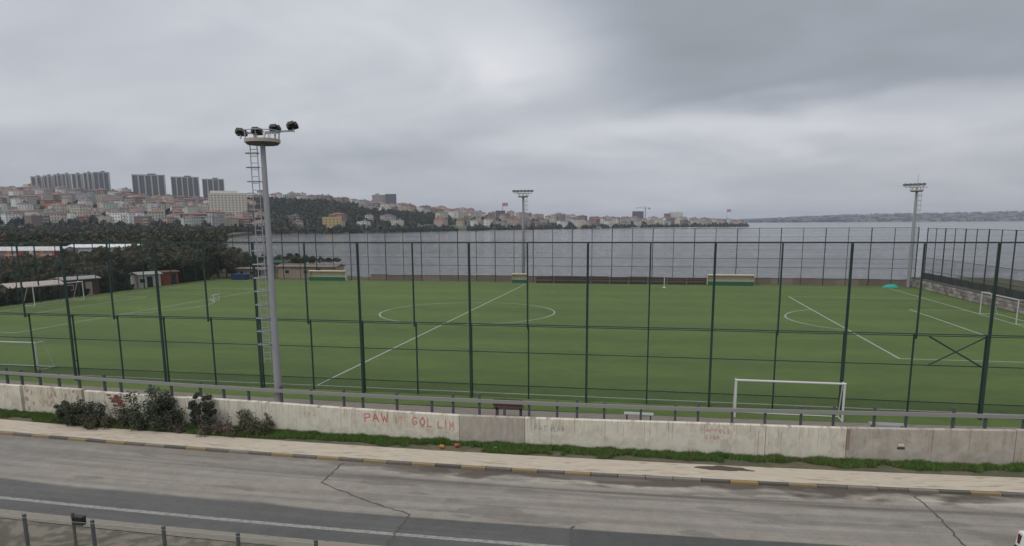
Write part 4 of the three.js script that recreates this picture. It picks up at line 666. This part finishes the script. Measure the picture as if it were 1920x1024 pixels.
  const n1 = ['leftmost slim pale tower of the skyline row', 'second slim pale tower from the left of the skyline row', 'third slim pale tower from the left of the skyline row', 'fourth slim pale tower from the left of the skyline row', 'fifth pale tower from the left of the skyline row', 'pale tower just left of the broad dark tower', 'broad dark tower at the right end of the skyline row'];
  T1.forEach(([x, y, z, W, top, dk], i) => tower(n1[i], g1, [x, y, z], W, 16, top, 0.55, i === 6 ? slate : dk ? mid : slate, pale, i === 6 ? 3 : 2, i === 6 ? 0.85 : 0.45));
  const g2 = 'three dark slab towers on the skyline';
  tower('leftmost and tallest of the three dark slab towers', g2, [-971.9, 57.4, -1198.7], 58, 18, 105.6, 0.55, slate, pale, 5);
  tower('middle one of the three dark slab towers', g2, [-901.1, 57, -1212.9], 50, 18, 101.1, 0.55, slate, pale, 5);
  tower('rightmost and smallest of the three dark slab towers', g2, [-846.4, 56.7, -1223.9], 40, 18, 96.6, 0.55, slate, pale, 4);
  function block(label, [x, y0, z], W, D, y1, turn, wall, o = {}) {
    const b = thing(o.name ?? 'large_building', label, 'building', [x, y0 - 8, z], turn), H = y1 - y0 + 8, fl = Math.max(1, Math.floor((H - 8) / 3.3)), n = Math.max(3, Math.round(W / 4.5)), wn = [];
    mesh('wall', slab(W, H, D), wall, b); mesh('roof', [slab(W + 0.7, 0.7, D + 0.7, 0, H, 0), ...(o.top ? [slab(W * o.top, 3.2, D * 0.7, -W * 0.1, H + 0.7, 0)] : [])], o.roof ?? wall, b);
    for (let k = 0; k < n; k++) mesh('pier', slab(W / n * 0.3, H - 1, 0.5, -W / 2 + (k + 0.5) * W / n, 0, D / 2 + 0.1), wall, b);
    for (let f = 0; f < fl; f++) for (let k = 0; k <= n; k++) wn.push(box(W / n * 0.42, 1.5, 0.12, -W / 2 + Math.min(W - 1.5, Math.max(1.5, k * W / n)), H - 2.6 - f * 3.3, D / 2 + 0.03)); if (!o.blind) stuff(mesh('windows', wn, o.glass ?? std([0.16, 0.15, 0.14], 0.4), b));
  }
  block('big cream block with pale roof storey below the dark slab towers', [-563.4, 10.7, -831.8], 49, 20, 50.5, 0.5, tan, { top: 0.7, roof: std([0.6, 0.58, 0.5], 0.8) });
  block('long white hall low on the hillside at the left edge', [-805.9, 16.3, -732.2], 38, 16, 28.8, 0.75, std([0.52, 0.54, 0.52], 0.85), {});
  block('wide hall with a bright orange roof on the hillside', [-839.2, 28, -827.6], 27, 16, 36, 0.7, std([0.4, 0.3, 0.25], 0.85), { roof: std([0.50, 0.17, 0.07], 0.8), top: 0.9 });
  block('tall building with dark right half on the ridge left of centre', [-600, 45.6, -1480], 30, 18, 72, 0.4, std([0.38, 0.35, 0.33], 0.85), { top: 0.3 });
  block('dark glazed building adjoining the tall ridge building', [-572, 45.6, -1483], 24, 18, 73.5, 0.4, std([0.13, 0.14, 0.165], 0.6), {});
  block('dark cube shaped building standing out on the headland', [-35.8, 12, -2365], 36, 20, 43, 0.1, std([0.07, 0.075, 0.10], 0.6), { roof: pale });
  block('white and brown building at the right of the headland', [92.7, 6, -2493], 46, 20, 40, 0.05, std([0.62, 0.6, 0.56], 0.85), { top: 0.8 });
  block('brown building just left of the white headland building', [62, 6, -2485], 20, 20, 36, 0.05, std([0.2, 0.13, 0.12], 0.85), {});
  block('grey building with stepped top left on the headland', [-265.8, 12, -2115], 33, 18, 34, 0.2, std([0.30, 0.28, 0.27], 0.85), { top: 0.4 });
  block('yellow building by the shore below the dark wood', [-378.8, 4, -766.7], 23, 11, 16.5, 0.4, std([0.55, 0.42, 0.20], 0.85), {});
  block('dark brown building beside the flagpole near the far halfway mast', [-404, 22, -1890], 26, 16, 41, 0.2, std([0.10, 0.085, 0.095], 0.8), {});
  // flags and a crane on the skyline
  const flag = (label, [x, y, z], h, w, turn) => { const f = thing('flagpole', label, 'flagpole', [x, y, z], turn); mesh('pole', bar([0, 0, 0], [0, h, 0], 0.7, 0.45, 8), M.steelDark, f); const g = new THREE.PlaneGeometry(w, w * 0.66, 16, 4).translate(w / 2 + 0.5, h - w * 0.34, 0), p = g.attributes.position; for (let i = 0; i < p.count; i++) p.setZ(i, 0.9 * Math.sin(p.getX(i) * 0.7)); g.computeVertexNormals(); mesh('flag', g, std([0.40, 0.24, 0.25], 0.9, { side: THREE.DoubleSide }), f); };
  flag('tall flagpole with a dull red flag left of the far halfway mast', [-396, 22, -1880], 41, 14, 0.2);
  flag('lone flagpole with a pale red flag at the tip of the headland', [276, -2.4, -2625], 54, 14, 0.1);
  const c = thing('tower_crane', 'thin tower crane above the dark cube on the headland', 'crane', [-12, 8, -2400], 0.2); mesh('tower', [bar([-1, 0, 0], [-1, 48, 0], 0.5, 0.5, 4), bar([1, 0, 0], [1, 48, 0], 0.5, 0.5, 4), ...Array.from({ length: 12 }, (_, k) => bar([k % 2 ? 1 : -1, 4 * k, 0], [k % 2 ? -1 : 1, 4 * k + 4, 0], 0.25, 0.25, 4))], M.steelDark, c); mesh('jib', [bar([-34, 47, 0], [16, 47, 0], 0.6, 0.6, 4), bar([0, 53, 0], [-30, 47.4, 0], 0.2, 0.2, 4), bar([0, 47, 0], [0, 53, 0], 0.5, 0.3, 4)], M.steelDark, c); mesh('counterweight', box(5, 4, 3, 13.5, 45, 0), M.steelDark, c);
  // pale specks of buildings on the hills across the lake
  const sp = []; for (let k = 0; k < 420; k++) { const q = onHill(FARHILL, rr(1.2, 9.6), Math.pow(rnd(), 0.6), -4); sp.push(slab(rr(14, 40), rr(8, 16), 16, q[0], q[1] - 2, q[2])); } sp.push(slab(330, 9, 30, 2270, 20, -6150)); const m = stuff(tag(mesh('far_shore_buildings', sp, std([0.24, 0.22, 0.22], 0.9)), 'tiny pale buildings scattered over the hazy hills', 'buildings'));
}
// ------------------------------------------------------------------ labels of the many alike: their place in their own row, counted from the left of the view
{
  const rows = {}, ord = (n) => `${n}${n % 100 > 10 && n % 100 < 14 ? 'th' : ['th', 'st', 'nd', 'rd'][n % 10] ?? 'th'}`;
  for (const o of scene.children) if (/^(hillside_house|grove_tree|substitute_bench)/.test(o.name)) (rows[o.userData.group] ??= []).push(o);
  const bearing = (o) => Math.atan2(o.position.x - camera.position.x, camera.position.z - o.position.z);
  for (const [g, list] of Object.entries(rows)) { list.sort((a, b) => bearing(a) - bearing(b)); list.forEach((o, i) => { o.userData.label = list.length === 1 ? `the only one of the ${g}` : i === 0 ? `leftmost of the ${g}` : i === list.length - 1 ? `rightmost of the ${g}` : `${ord(i + 1)} from left of the ${g}`; }); }
}
renderer.render(scene, camera);
